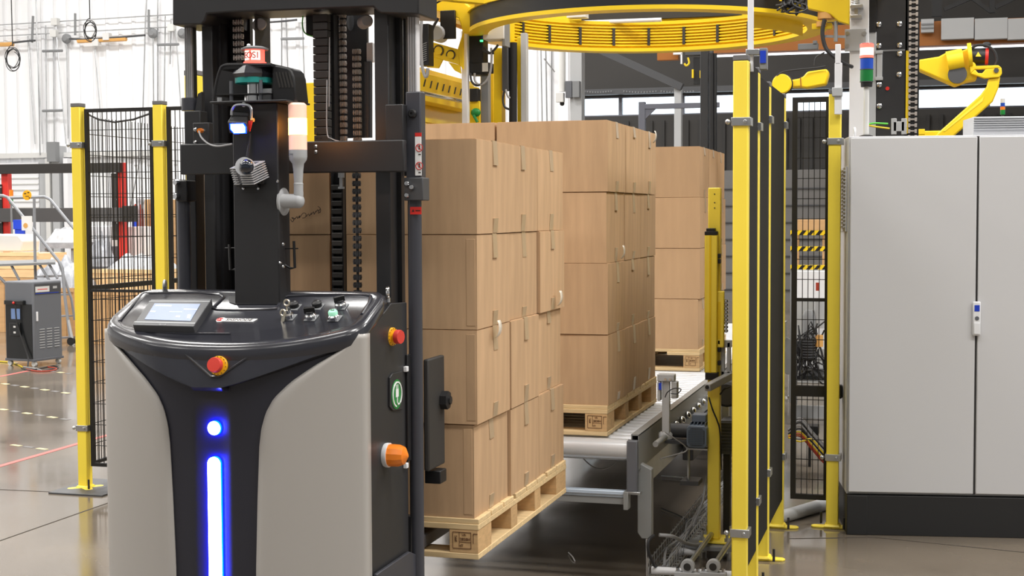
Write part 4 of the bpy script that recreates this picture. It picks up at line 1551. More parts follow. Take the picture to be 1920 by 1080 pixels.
# ladder-like lower cable chain
a, b = aY(620, 322, 4.22), aY(645, 560, 4.22)
lc = part('cable_chain', G().bx(a.x, a.x + .006, 4.22, 4.245, b.z, a.z).bx(b.x - .006, b.x, 4.22, 4.245, b.z, a.z).bx(a.x, b.x, 4.24, 4.245, b.z, a.z), 'black_plastic', tk)
first = None
z = a.z - .05
while z > b.z:
    if first is None:
        first = part('chain_plate', G().bx(a.x + .002, b.x - .003, 4.217, 4.235, z - .0085, z + .0085), 'off_black', lc, bev=.002)
        z0 = z
    else:
        c = first.copy()
        COL.objects.link(c)
        c.location.z += z - z0
    z -= .0252
bt = part('tension_bolt', G().cyl(aY(640, 322, 4.19), aY(640, 353, 4.19), .006, 10).cyl(aY(640, 323, 4.19), aY(640, 333, 4.19), .011, 6).cyl(aY(640, 350, 4.19), aY(640, 354, 4.19), .011, 6), 'zinc', tk)
part('drive_box', G().pbox(572, 15, 590, 66, 4.24, .06), 'black_plastic', tk, bev=.006)
part('earth_wire', G().tube(spline([aY(568, 30, 4.2), aY(567, 48, 4.2), aY(572, 62, 4.2), aY(588, 69, 4.2)]), .0022, 5), 'cable_green', tk)
part('white_lead', G().tube(spline([aY(613, 150, 4.14), aY(613, 245, 4.13), aY(622, 260, 4.12), aY(640, 266, 4.11)]), .002, 5).tube([aY(618, 70, 4.14), aY(617, 200, 4.14)], .002, 5), 'cable_grey', tk)

# column with scanner, beacons and lamp
yc0, yc1 = 3.88, 3.958
a, b = aY(440, 560, yc0), aY(520, 192, yc0)
cl = part('column', G().bx(a.x, b.x, yc0, yc1, 1.30, b.z), 'black_steel', tk, bev=.004)
tp_ = part('top_plate', G().bx(aY(402, 192, yc0).x, aY(545, 192, yc0).x, yc0 - .03, yc1 + .06, b.z, b.z + .006), 'black_steel', tk, bev=.002)
zt0 = b.z + .006
Y = 3.90
hd = part('scanner_hood', G().prism([aY(p, q, Y) for p, q in ((509, 191), (509, 121), (520, 122), (540, 126), (547, 133), (551, 145), (556, 191))], (0, .09, 0)), 'black_plastic', tp_, bev=.006)
g = G()
for k in range(5):
    g.bar(aY(518 + k * 6, 135, Y - .0005), aY(525 + k * 6, 164, Y - .0005), .005, .002, (0, -1, 0))
part('vent_slot', g, 'off_black', tk, smooth=0)
g = G().tube(spline([aY(p, q, Y - .02) for p, q in ((401, 186), (405, 158), (412, 132), (419, 123), (440, 121), (509, 121))], 4), .0045, 6)
g.prism([aY(p, q, Y + .08) for p, q in ((402, 190), (414, 126), (509, 120), (509, 190))], (0, .01, 0))
g.prism([aY(p, q, Y - .02) for p, q in ((413, 131), (420, 122), (509, 119), (509, 124))], (0, .1, 0))
part('hood_frame', g, 'black_plastic', tp_, smooth=30)
c = aY(478, 170, Y + .03)
ZT = lambda y: aY(478, y, Y + .03).z
rp = 1.62e-3
part('scanner_head', G().lathe([(38 * rp, ZT(147)), (42 * rp, ZT(140)), (36 * rp, ZT(126)), (32 * rp, ZT(123))], (c.x, c.y, 0), (0, 0, 1), 8), 'black_gloss', tp_, smooth=20)
part('teal_ring', G().lathe([(36 * rp, ZT(157)), (36 * rp, ZT(147))], (c.x, c.y, 0), (0, 0, 1), 28), 'teal', tp_, label='teal ring of the scanner')
part('scanner_neck', G().lathe([(20 * rp, zt0), (20 * rp, ZT(180)), (14 * rp, ZT(178)), (14 * rp, ZT(157))], (c.x, c.y, 0), (0, 0, 1), 18), 'chrome', tp_)
for px in (434, 489):
    q = aY(px, 180, Y - .01)
    part('stand_pin', G().cyl((q.x, q.y, zt0), (q.x, q.y, ZT(153)), .006, 10), 'slate', tp_)
g = G().bx(aY(404, 178, Y).x, aY(509, 178, Y).x, Y - .02, Y + .08, ZT(179), ZT(177.5))
part('shelf', g, 'black_steel', tp_)
part('nut', G().cyl(aY(412, 190, Y - .02), aY(412, 183, Y - .02), .008, 6), 'zinc', tp_)
part('bright_block', G().pbox(486, 166, 509, 189, Y + .02, .04), 'white_paint', tp_, bev=.003)
# red beacon
c = aY(478, 120, Y + .04)
ZT2 = lambda y: aY(478, y, Y + .04).z
rb_ = part('red_beacon', G().lathe([(21 * rp, ZT2(121)), (21 * rp, ZT2(117)), (18 * rp, ZT2(116)), (18 * rp, ZT2(94))], (c.x, c.y, 0), (0, 0, 1), 28), 'red_lit', tk, label='lit red beacon with dark lettering')
part('beacon_cap', G().lathe([(25 * rp, ZT2(94)), (25.5 * rp, ZT2(91)), (16 * rp, ZT2(87.5)), (.001, ZT2(87))], (c.x, c.y, 0), (0, 0, 1), 28), 'mid_grey', rb_)
part('beacon_tip', G().ball((c.x - 12 * rp, c.y, ZT2(85)), .006), 'white_paint', rb_)
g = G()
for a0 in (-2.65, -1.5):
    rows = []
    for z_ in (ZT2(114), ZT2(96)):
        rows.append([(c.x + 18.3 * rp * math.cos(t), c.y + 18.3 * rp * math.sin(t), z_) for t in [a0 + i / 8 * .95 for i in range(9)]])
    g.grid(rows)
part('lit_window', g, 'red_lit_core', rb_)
for ch, t in (('E', -2.2), ('O', -1.68), ('S', -1.2), ('I', -.85)):
    d = Vector((math.cos(t), math.sin(t), 0))
    words(ch, .026, frame(Vector((c.x, c.y, ZT2(105.5))) + d * 18.6 * rp, (-d.y, d.x, 0), (0, 0, 1)), 'red', rb_, 'beacon_lettering')
# blue spot lamp on its stirrup
part('stirrup', G().tube(spline([aY(p, q, 3.83) for p, q in ((434, 216), (435, 206), (443, 197), (464, 197), (471, 205), (471, 224))], 4), .004, 6).cyl(aY(457, 197, 3.83), aY(457, 192, 3.88), .006, 8), 'zinc', tk)
g = G()
bk = [aY(p, q, 3.865) for p, q in ((438, 207), (468, 210), (470, 232), (440, 226))]
ft = [aY(p, q, 3.80) for p, q in ((426, 228), (463, 230), (465, 252), (430, 251))]
g.hexa([ft[3], ft[2], bk[2], bk[3], ft[0], ft[1], bk[1], bk[0]])
lp_ = part('spot_lamp', g, 'black_plastic', tk, bev=.004, label='small floodlight shining blue')
q = [aY(p, q_, 3.798) for p, q_ in ((431, 232), (457, 231), (462, 238), (462, 250), (439, 251), (432, 243))]
part('lamp_lens', G().prism(q, (0, -.002, 0)), 'lamp_blue', lp_)
qc = sum(q, Vector()) / len(q)
part('lamp_core', G().prism([qc + (v - qc) * .86 + Vector((0, -.002, 0)) for v in q], (0, -.001, 0)), 'led_white', lp_)
part('lamp_bolt', G().cyl(aY(471, 225, 3.83), aY(476, 225, 3.83), .006, 8), 'copper', lp_)
part('lamp_side', G().prism([aY(p, q, 3.815) for p, q in ((466, 226), (473, 227), (468, 247), (464, 236))], (0, .004, 0)), 'red', lp_)
part('lamp_lead', G().tube(spline([aY(469, 250, 3.87), aY(468, 268, 3.87), aY(464, 295, 3.86)]), .003, 6).cyl(aY(467, 272, 3.867), aY(464, 294, 3.862), .005, 8), 'cable', tk)
# finned camera
cmx = Matrix.Rotation(math.radians(-18), 3, 'Z') @ Matrix.Rotation(math.radians(20), 3, 'X')
cc0 = aY(466, 324, 3.83)
cb = part('scan_camera', G().box(cc0, (.07, .055, .052), cmx), 'slate', tk, bev=.006)
g = G()
for k in range(8):
    z_ = -.024 + k * .0068
    g.box(cc0 + cmx @ Vector((.02, 0, z_)), (.048, .066, .0026), cmx).box(cc0 + cmx @ Vector((-.028, 0, z_)), (.022, .062, .0026), cmx)
part('cooling_fins', g, 'aluminium_fin', cb, smooth=0)
part('camera_lens', G().ball(aY(462, 313, 3.786), .0225, (1, .75, 1), 20, 12), 'lens', cb)
part('lens_ring', G().lathe([(.027, 0), (.027, .02)], aY(462, 314, 3.806), (.1, -1, .15), 24), 'aluminium_fin', cb)
part('camera_mount', G().pbox(441, 337, 482, 350, 3.855, .028).pbox(478, 305, 494, 345, 3.86, .022), 'black_plastic', cb, bev=.003)
for a, b in ((457, 353), (485, 353), (487, 305), (495, 317), (492, 330), (521, 340), (532, 458), (526, 493), (532, 500)):
    part('bolt', G().lathe([(.0045, 0), (.0045, .004), (.002, .006)], aY(a, b, 3.879), (0, -1, 0), 8), 'chrome', tk)
# amber signal tower on a grey elbow
Y = 3.90
c = aY(559, 300, Y)
ZA = lambda y: aY(559, y, Y).z
r1 = 1.58e-3
tw = part('signal_base', G().lathe([(5.5 * r1, ZA(362)), (5.5 * r1, ZA(350)), (9 * r1, ZA(346)), (9 * r1, ZA(344)), (8 * r1, ZA(343)), (9.5 * r1, ZA(318)), (11 * r1, ZA(307)), (16 * r1, ZA(300)), (17 * r1, ZA(294)), (17 * r1, ZA(281))], (c.x, c.y, 0), (0, 0, 1), 24), 'light_grey', tk)
part('signal_collar', G().lathe([(9 * r1, ZA(362)), (9 * r1, ZA(346))], (c.x, c.y, 0), (0, 0, 1), 10), 'light_grey', tw)
part('amber_lens', G().lathe([(17 * r1, ZA(281)), (17 * r1, ZA(253))], (c.x, c.y, 0), (0, 0, 1), 28), 'amber_dim', tw)
part('amber_lens', G().lathe([(17.3 * r1, ZA(253)), (17.3 * r1, ZA(222))], (c.x, c.y, 0), (0, 0, 1), 28), 'amber_lit', tw, label='lit amber lens')
part('amber_lens', G().lathe([(17 * r1, ZA(222)), (17 * r1, ZA(197)), (13 * r1, ZA(193))], (c.x, c.y, 0), (0, 0, 1), 28), 'amber_dim', tw)
words('24V', .008, frame(Vector((c.x - .011, c.y - 17.2 * r1, ZA(290))), (1, 0, 0), (0, 0, 1)), 'slate', tw, 'rating_lettering')
el = part('elbow', G().cyl((b.x if False else aY(528, 377, Y).x, Y, ZA(377)), (c.x, Y, ZA(377)), 13.5 * r1, 20).ball((c.x, Y, ZA(377)), 13.5 * r1, (.8, 1, 1), 20, 12).cyl((c.x, Y, ZA(377)), (c.x, Y, ZA(360)), 9 * r1, 16), 'light_grey', tk)
fx = aY(520, 377, yc0).x
part('flange', G().lathe([(26 * r1, 0), (26 * r1, .006), (20 * r1, .010), (13 * r1, .012)], (fx, Y + .015, ZA(378)), (1, 0, 0), 28), 'light_grey', el)
# little cable hooks either side of the column
for pts in ([(534, 497), (545, 503), (553, 502), (551, 452)], [(442, 505), (432, 506), (430, 458)]):
    part('hook', G().tube([aY(p, q, 3.92) for p, q in pts], .004, 6), 'black_plastic', tk)
part('hook_pin', G().cyl(aY(530, 466, 3.92), aY(559, 466, 3.92), .002, 6).cyl(aY(422, 465, 3.92), aY(442, 465, 3.92), .002, 6), 'black_plastic', tk)

# fork carriage, forks and the control box behind the tube
part('fork_carriage', G().bx(XC - .36, XC + .36, 4.345, 4.375, .36, .62), 'black_steel', tk, bev=.003)
for x in (-1.665, -2.13):
    part('fork', G().bx(x - .085, x + .085, 4.36, 5.45, S1[2] + .026, S1[2] + .072), 'dark_grey', tk, bev=.006)
q0, q1 = aY(793, 674, 4.17), aY(805, 884, 4.17)
yb_ = aX(834, 750, q1.x).y
bx_ = part('control_box', G().bx(q0.x, q1.x, 4.17, yb_, q1.z, q0.z), 'off_black', tk, bev=.005)
p = aX(829, 750, q1.x)
part('knob', G().lathe([(.03, 0), (.03, .022), (.014, .026), (.014, .03)], p, (1, 0, 0), 7), 'black_plastic', bx_, smooth=15)
part('bracket', G().pbox(796, 882, 826, 908, 4.24, .06), 'black_plastic', bx_, bev=.003)

# ================================================================== ring wrapper over the far pallet
def pp(g, poly, Y, d):
    return g.prism([aY(a, b, Y) for a, b in poly], (0, d, 0))


RC = Vector((-1.845, 9.6, 0))
wr = thing('ring_wrapper', 'big yellow ring wrapping machine with black band and two towers over the far cartons', 'wrapper', (RC.x, RC.y, 0))


def annulus(r0, r1, z0, z1, n=72, a0=0, a1=2 * PI):
    g = G()
    full = a1 - a0 > 6.28
    k = n + (0 if full else 1)
    ring = []
    for i in range(k):
        t = a0 + (a1 - a0) * i / n
        c, s = math.cos(t), math.sin(t)
        ring.append([g.bm.verts.new((RC.x + r * c, RC.y + r * s, z)) for r, z in ((r0, z0), (r1, z0), (r1, z1), (r0, z1))])
    for i in range(n):
        A, B = ring[i], ring[(i + 1) % k]
        for j in range(4):
            g.bm.faces.new((A[j], A[(j + 1) % 4], B[(j + 1) % 4], B[j]))
    if not full:
        g.bm.faces.new(ring[0][::-1])
        g.bm.faces.new(ring[-1])
    return g


rg = part('ring', annulus(1.06, 1.19, 2.795, 2.82), 'yellow_machine', wr)
part('black_band', annulus(1.15, 1.185, 2.82, 2.925), 'black_plastic', rg, label='black belt round the yellow ring')
part('upper_flange', annulus(1.10, 1.20, 2.925, 2.945), 'yellow_machine', rg)
part('inner_wall', annulus(1.11, 1.125, 2.82, 3.0), 'yellow_machine', rg)
for k in range(7):
    part('guide_ring', annulus(1.085, 1.108, 2.838 + k * .022, 2.848 + k * .022), 'yellow_machine', rg)
for k in range(26):
    t = k / 26 * 2 * PI + .05
    c, s = math.cos(t), math.sin(t)
    g = G()
    m = Matrix.Rotation(t, 3, 'Z')
    g.box((RC.x + 1.093 * c, RC.y + 1.093 * s, 2.905), (.03, .02, .13), m)
    part('ring_spacer', g, 'off_black', rg, smooth=0)
part('top_rim', annulus(1.09, 1.15, 2.995, 3.02), 'yellow_machine', rg)
part('wear_plate', annulus(1.052, 1.06, 2.72, 2.80, 14, -.75, -.15), 'yellow_machine', rg)
# beams carrying the ring
bm_ = part('carrier_beam', G().bx(-3.4, -.35, 10.95, 11.15, 3.02, 3.16), 'yellow_machine', wr, bev=.006)
part('carrier_beam', G().bx(-3.5, -3.3, 8.2, 11.2, 3.02, 3.2).bx(-3.3, -3.26, 8.2, 11.2, 2.98, 3.02), 'yellow_machine', wr, bev=.006)
part('carrier_beam', G().bx(-.42, -.24, 8.4, 11.2, 3.02, 3.2), 'yellow_machine', wr, bev=.006)
for x, y in ((-2.7, 8.85), (-.95, 8.85), (-2.75, 10.4), (-.95, 10.4)):
    part('ring_hanger', G().bar((x, y, 2.95), (x + (-.75 if x < -2 else .62), y + .05, 3.06), .12, .06), 'yellow_machine', wr, bev=.004)
part('dark_channel', G().pbox(1090, 20, 1390, 28, 10.9, .05), 'off_black', wr)
part('guide_rod', G().cyl(aY(1080, 43, 10.6), aY(1240, 37, 10.6), .016, 10), 'rail_alu', wr)
part('rod_block', G().pbox(1056, 38, 1078, 50, 10.55, .08), 'yellow_machine', wr, bev=.003)
part('film_tray', G().pbox(1062, 24, 1098, 32, 10.4, .1), 'offwhite', wr, bev=.003)
# --- left tower, px 750-1000
YT = 9.62
tw_ = part('tower_column', G().pbox(925, 90, 941, 300, YT, .1).pbox(943, -40, 958, 120, YT, .1), 'yellow_machine', wr, bev=.004, label='yellow left tower column')
part('tower_column', G().pbox(969, 70, 978, 300, YT + .02, .1).pbox(900, 120, 926, 300, YT + .25, .08), 'yellow_machine', wr, bev=.004)
g = G()
g.cyl(aY(962, 300, YT - .02), aY(962, 80, YT - .02), .028, 16)
part('film_roll_post', g, 'black_rubber', wr)
part('guide_post', G().pbox(865, 58, 877, 300, 9.3, .05), 'rail_alu', wr, bev=.003)
part('guide_post', G().pbox(976, 62, 988, 300, 9.6, .05), 'light_grey', wr, bev=.003)
part('guide_post', G().pbox(901, 140, 916, 232, 9.5, .06), 'mid_grey', wr, bev=.003)
part('bellows_post', G().pbox(941, 85, 952, 170, 9.55, .05), 'dark_grey', wr, bev=.003)
ct = part('controller', G().pbox(877, 62, 906, 140, 9.35, .12).pbox(880, 118, 918, 136, 9.34, .1), 'black_plastic', wr, bev=.006)
part('status_led', G().pbox(903, 68, 906, 72, 9.34, .01), 'blue', ct)
part('status_led', G().pbox(900, 75, 905, 78, 9.34, .01), 'green_led', ct)
part('rating_plate', G().pbox(904, 118, 915, 134, 9.335, .004), 'offwhite', ct)
part('terminal_box', G().pbox(905, 41, 945, 73, 9.3, .14), 'offwhite', wr, bev=.006)
part('box_lid', G().pbox(941, 39, 947, 86, 9.31, .12), 'mid_grey', wr, bev=.003)
part('actuator', G().pbox(880, 166, 895, 190, 9.4, .08), 'black_plastic', wr, bev=.004)
part('tower_plate', G().pbox(878, 190, 900, 300, 9.42, .02), 'yellow_machine', wr, bev=.003)
part('valve', G().ball(aY(892, 211, 9.38), .03, (1.2, .8, 1)).cyl(aY(888, 216, 9.36), aY(895, 229, 9.36), .01, 8), 'green', wr)
for pts in ([(890, 137), (890, 150), (897, 158), (908, 156), (918, 140), (922, 110), (921, 90)], [(882, 137), (884, 152), (893, 160), (905, 157)], [(906, 95), (918, 100), (928, 92), (934, 84)],
            [(908, 88), (916, 98), (926, 100)], [(946, 168), (943, 185), (946, 200), (955, 205)], [(948, 168), (952, 180), (956, 184)]):
    part('tower_cable', G().tube(spline([aY(a, b, 9.32) for a, b in pts], 4), .008, 6), 'cable_grey' if pts[0][0] in (890, 948) else 'cable', wr)
# carriage plate with holes, slanted beam, lattice on the far left
YC = 9.25
g = G()
pp(g, [(808, 78), (858, 92), (862, 122), (806, 105)], YC, .02)
pp(g, [(858, 92), (868, 60), (868, 130), (862, 122)], YC, .03)
pp(g, [(806, 105), (830, 112), (822, 128), (800, 126)], YC, .02)
pp(g, [(840, 116), (862, 122), (864, 138), (852, 132)], YC, .02)
cp_ = part('carriage_plate', g, 'yellow_machine', wr, bev=.003)
for a, b, r in ((822, 95, .034), (845, 103, .03)):
    p = aY(a, b, YC - .004)
    part('plate_ring', G().tube(arc(p, r, -1.1, 3.4, 20), .004, 5), 'off_black', cp_)
    part('plate_disc', G().lathe([(r * .8, 0), (r * .8, .004)], p, (0, -1, 0), 18), 'yellow_machine', cp_)
sb = part('slanted_beam', G().hexa([aX(a, b, -3.36) for a, b in ((752, 162), (868, 186), (868, 186), (752, 162))] and
                                   [Vector((-3.42, 8.9, 2.36)), Vector((-3.30, 8.9, 2.36)), Vector((-3.30, 10.5, 2.36)), Vector((-3.42, 10.5, 2.36)),
                                    Vector((-3.42, 8.9, 2.55)), Vector((-3.30, 8.9, 2.55)), Vector((-3.30, 10.5, 2.55)), Vector((-3.42, 10.5, 2.55))]), 'yellow_machine', wr, bev=.004)
g = G()
for k in range(10):
    y = 9.1 + k * .13
    g.bar((-3.2985, y, 2.455), (-3.2985, y + .035, 2.505), .004, .016, (1, 0, 0))
part('beam_slots', g, 'off_black', sb, smooth=0)
lt = part('lattice_rail', G().bx(-3.34, -3.30, 9.0, 10.6, 2.22, 2.25).bx(-3.34, -3.30, 9.0, 10.6, 2.03, 2.05), 'yellow_clear', wr)
for k in range(9):
    y = 9.05 + k * .17
    part('lattice_strut', G().bar((-3.32, y, 2.05), (-3.32, y + .085, 2.22), .012, .025, (1, 0, 0)).bar((-3.32, y + .085, 2.22), (-3.32, y + .17, 2.05), .012, .025, (1, 0, 0)), 'yellow_clear', lt, smooth=0)
part('lattice_back', G().bx(-3.5, -3.44, 9.0, 10.8, 2.0, 2.62), 'yellow_clear', wr)
part('push_rod', G().cyl(aX(782, 172, -3.1), aX(868, 190, -3.1), .014, 10), 'chrome', wr)
g = G()
pp(g, [(805, -20), (842, -20), (900, 30), (893, 60), (868, 62), (860, 34), (806, 16)], 9.15, .08)
part('shoulder_plate', g, 'yellow_machine', wr, bev=.006)
part('black_panel', G().pbox(825, 20, 853, 72, 9.12, .03), 'black_plastic', wr, bev=.003)
part('grey_drum', G().lathe([(.045, 0), (.055, .02), (.055, .1), (.03, .12)], aY(818, 62, 9.1), (0, 1, 0), 20), 'light_grey', wr)
part('guide_rod', G().bar(aY(802, 30, 9.05), aY(868, 52, 9.3), .02, .02), 'copper', wr)
part('grating_box', G().pbox(786, 45, 804, 122, 8.9, .1), 'black_plastic', wr, bev=.003)
g = G()
for k in range(9):
    g.bar(aY(790, 84 + k * 4, 8.895), aY(800, 80 + k * 4, 8.895), .006, .003, (0, -1, 0))
part('grating', g, 'mid_grey', wr, smooth=0)
part('grey_hose', G().tube(spline([aY(791, 28, 8.8), aY(789, 70, 8.8), aY(791, 120, 8.8), aY(797, 143, 8.8), aY(801, 140, 8.8), aY(802, 128, 8.8)], 4), .011, 8), 'cable_grey', wr)
part('wire_bundle', G().tube(spline([aY(806, 24, 9.0), aY(815, 8, 9.0), aY(838, -4, 9.0)]), .007, 5).tube(spline([aY(808, 70, 9.0), aY(812, 52, 9.0), aY(822, 34, 9.0)]), .01, 5), 'cable', wr)
yc_ = aY(581, 155, 9.4)
part('yellow_cover', G().bx(aY(573, 155, 9.4).x, aY(590, 155, 9.4).x, 9.4, 9.5, 0, yc_.z), 'yellow_machine', wr, bev=.004)
part('left_foot', G().bx(-3.45, -2.95, 9.2, 9.9, 0, .05).bx(-3.25, -3.1, 9.45, 9.75, .05, 1.92).bx(-3.1, -2.7, 9.5, 9.7, 1.75, 1.92), 'black_steel', wr)
# --- right tower, px 1590-1720
YR = 9.3
rt = part('white_column', G().pbox(1594, -60, 1627, 330, YR, .12), 'white_paint', wr, bev=.004, label='white steel column of the right tower')
part('column_edge', G().pbox(1628, 60, 1641, 330, YR + .02, .1), 'light_grey', rt, bev=.003)
part('joint_plate', G().pbox(1584, 55, 1624, 95, YR - .02, .02), 'light_grey', rt, bev=.002)
part('column_foot', G().bx(aY(1594, 300, YR).x, aY(1641, 300, YR).x, YR, YR + .12, 0, aY(1600, 329, YR).z), 'light_grey', rt)
for a, b in ((1589, 63), (1589, 86), (1621, 63)):
    part('bolt', G().lathe([(.014, 0), (.014, .008)], aY(a, b, YR - .02), (0, -1, 0), 8), 'zinc', rt)
part('spring', G().tube([aY(1604 + 7 * math.cos(k * .9), -10 + k * .55, YR - .05 + .02 * math.sin(k * .9)) for k in range(44)], .004, 5), 'zinc', wr)
part('spring_plate', G().pbox(1594, 9, 1618, 14, YR - .09, .1).pbox(1594, 28, 1616, 33, YR - .09, .1).pbox(1602, 14, 1609, 28, YR - .06, .04), 'zinc', wr, bev=.002)
bc = part('black_column', G().pbox(1641, -60, 1700, 300, YR + .03, .1), 'black_steel', wr, bev=.004)
part('black_bellows', G().pbox(1624, -60, 1642, 60, YR + .01, .1), 'black_rubber', wr)
for a, b in ((1648, 46), (1687, 45), (1648, 86), (1687, 85), (1687, 101), (1686, 140), (1649, 159), (1649, 199)):
    part('bolt', G().lathe([(.017, 0), (.017, .012), (.008, .016)], aY(a, b, YR + .03), (0, -1, 0), 8), 'chrome', bc)
part('column_seam', G().pbox(1641, 94, 1697, 95, YR + .027, .003), 'mid_grey', bc)
part('cable_bracket', G().pbox(1641, 95, 1655, 100, YR, .03).pbox(1644, 100, 1654, 144, YR + .01, .02).pbox(1641, 144, 1655, 150, YR, .03), 'light_grey', wr, bev=.002)
p = aY(1664, 166, YR + .028)
part('red_indicator', G().lathe([(.012, 0), (.012, .004)], p, (0, -1, 0), 12), 'red', bc)
part('yellow_edge', G().pbox(1699, 95, 1703, 250, YR + .02, .03), 'yellow_machine', wr)
a, b = aY(1705, -40, YR), aY(1719, 260, YR)
ch_ = part('drive_chain', G().bx(a.x - .02, b.x + .01, YR + .03, YR + .05, b.z, a.z), 'black_plastic', wr)
first = None
z = a.z
while z > b.z:
    if first is None:
        g = G().bx(a.x, a.x + .014, YR + .015, YR + .03, z - .012, z + .012).bx(b.x - .014, b.x, YR + .015, YR + .03, z - .012, z + .012).cyl((a.x, YR + .024, z), (b.x, YR + .024, z), .006, 6)
        first = part('chain_link', g, 'chain_steel', ch_, smooth=0)
        z0 = z
    else:
        c = first.copy()
        COL.objects.link(c)
        c.location.z += z - z0
    z -= .036
part('column_foot', G().bx(aY(1641, 300, YR).x, aY(1719, 300, YR).x, YR + .03, YR + .13, 0, aY(1660, 299, YR).z), 'black_steel', wr)
part('sensor_plate', G().pbox(1671, 222, 1681, 252, YR - .1, .02).pbox(1690, 222, 1700, 252, YR - .1, .02).pbox(1675, 228, 1696, 246, YR - .1, .02), 'light_grey', wr, bev=.003)
part('earth_wire', G().tube(spline([aY(1628, 233, YR - .12), aY(1640, 231, YR - .12), aY(1665, 232, YR - .11)]), .006, 5), 'cable_green', wr)
part('earth_wire', G().tube(spline([aY(1628, 235, YR - .12), aY(1645, 238, YR - .12), aY(1668, 241, YR - .11)]), .006, 5), 'cable_yellow', wr)
# right-hand ring mount
g = G()
pp(g, [(1514, -30), (1592, -30), (1592, 46), (1572, 40), (1556, 26), (1540, 22), (1514, 16)], 8.75, .06)
part('mount_plate', g, 'yellow_machine', wr, bev=.006)
part('mount_roller', G().lathe([(.05, 0), (.05, .05), (.03, .055)], aY(1549, 36, 8.8), (0, 0, 1), 18).lathe([(.03, 0), (.03, .03)], aY(1540, 50, 8.8), (0, 0, 1), 14), 'copper', wr)
part('mount_bar', G().pbox(1522, 44, 1560, 54, 8.8, .05), 'yellow_machine', wr, bev=.004)
part('mount_pin', G().cyl(aY(1567, 40, 8.78), aY(1567, 78, 8.78), .012, 10).bar(aY(1545, 68, 8.8), aY(1586, 69, 8.8), .014, .014), 'zinc', wr)
part('sensor_block', G().pbox(1496, 82, 1534, 92, 8.8, .04).pbox(1524, 76, 1532, 84, 8.8, .03), 'mid_grey', wr, bev=.003)
part('black_hose', G().tube(spline([aY(1546, 36, 8.75), aY(1542, 60, 8.75), aY(1546, 84, 8.75), aY(1556, 100, 8.75), aY(1580, 118, 8.8), aY(1597, 125, 9.0)], 5), .012, 8), 'cable', wr)
g = G()
rnd = random.Random(9)
for k in range(14):
    a0 = rnd.uniform(1448, 1520)
    a1 = rnd.uniform(1455, 1515)
    pts = [(a0, rnd.uniform(-30, -8)), (rnd.uniform(1455, 1505), rnd.uniform(5, 25)), (a1, rnd.uniform(8, 34)), (rnd.uniform(1450, 1525), rnd.uniform(-10, 8))]
    g.tube(spline([aY(a, b, 8.3 + rnd.uniform(0, .12)) for a, b in pts], 5), .0055, 5)
part('cable_tangle', g, 'cable', wr, kind='stuff')
g = G()
for k in range(16):
    p = aY(rnd.uniform(1462, 1505), rnd.uniform(-8, 20), 8.36)
    g.box(p, (.03, .02, .014), Matrix.Rotation(rnd.uniform(0, 3), 3, 'Y'))
part('yellow_clips', g, 'yellow_machine', wr, kind='stuff')

# ================================================================== robots behind
def at2(px, py, Y):
    return aY(px, py, Y)


YB2 = 12.5
ra_ = thing('robot_arm', 'large yellow industrial robot arm bent over behind the big grey cabinet', 'robot', (aY(1760, 300, YB2).x, YB2, 0))
g = G()
pp(g, [(1722, 112), (1760, 106), (1775, 98), (1800, 96), (1816, 90), (1821, 93), (1822, 112), (1830, 120), (1832, 148), (1812, 152), (1790, 160), (1722, 130)], YB2, .24)
part('upper_arm', g, 'yellow_machine', ra_, bev=.02)
part('arm_collar', G().cyl(aY(1776, 116, YB2 - .01), aY(1806, 110, YB2 - .01), .085, 20).lathe([(.1, 0), (.1, .03)], aY(1815, 104, YB2 - .01), (1, 0, .1), 20), 'yellow_machine', ra_)
part('elbow_hub', G().lathe([(.075, 0), (.075, .05)], aY(1795, 140, YB2), (0, -1, 0), 24), 'dark_grey', ra_)
g = G()
g.cyl(aY(1820, 106, YB2 + .05), aY(1852, 106, YB2 + .05), .068, 20)
mt_ = part('motor', g, 'black_plastic', ra_)
part('red_band', G().cyl(aY(1847, 106, YB2 + .05), aY(1853, 106, YB2 + .05), .07, 20), 'red', mt_)
part('warning_mark', pp(G(), [(1829, 106), (1840, 106), (1834, 97)], YB2 - .02, .003), 'yellow', mt_)
part('cable_head', G().ball(aY(1850, 84, YB2 + .05), .03, (1.2, 1, .8)).tube(spline([aY(1820, 92, YB2), aY(1832, 85, YB2), aY(1850, 86, YB2), aY(1864, 96, YB2), aY(1869, 112, YB2), aY(1866, 122, YB2)]), .012, 6), 'cable', ra_)
# triangulated rear link plate with its opening
pl_ = [(1818, 124), (1872, 122), (1878, 127), (1879, 138), (1874, 145), (1846, 147), (1820, 138)]
hole = [(1829, 131), (1846, 130), (1841, 136), (1834, 136)]
g = G()
for i in range(len(pl_)):
    pass
pp(g, [(1818, 124), (1872, 122), (1878, 127), (1847, 129.5), (1828, 130), (1820, 138)], YB2 - .05, .06)
pp(g, [(1820, 138), (1828, 130), (1834, 137), (1842, 137), (1848, 129.5), (1878, 127), (1879, 138), (1874, 145), (1846, 147)], YB2 - .05, .06)
part('rear_link', g, 'yellow_machine', ra_, bev=.006)
part('link_pin', G().lathe([(.02, 0), (.02, .01)], aY(1868, 132, YB2 - .05), (0, -1, 0), 16), 'dark_grey', ra_)
g = G()
pp(g, [(1853, 148), (1876, 143), (1872, 166), (1862, 190), (1792, 252), (1782, 262), (1748, 262), (1760, 248), (1838, 178), (1850, 162)], YB2 - .03, .1)
part('lower_link', g, 'yellow_machine', ra_, bev=.012)
part('link_groove', pp(G(), [(1840, 186), (1845, 180), (1842, 190), (1772, 246), (1768, 246)], YB2 - .034, .004), 'yellow', ra_)
part('pedestal', G().bx(aY(1720, 300, YB2).x, aY(1780, 300, YB2).x, YB2, YB2 + .4, 0, aY(1750, 245, YB2).z), 'yellow_machine', ra_, bev=.01)
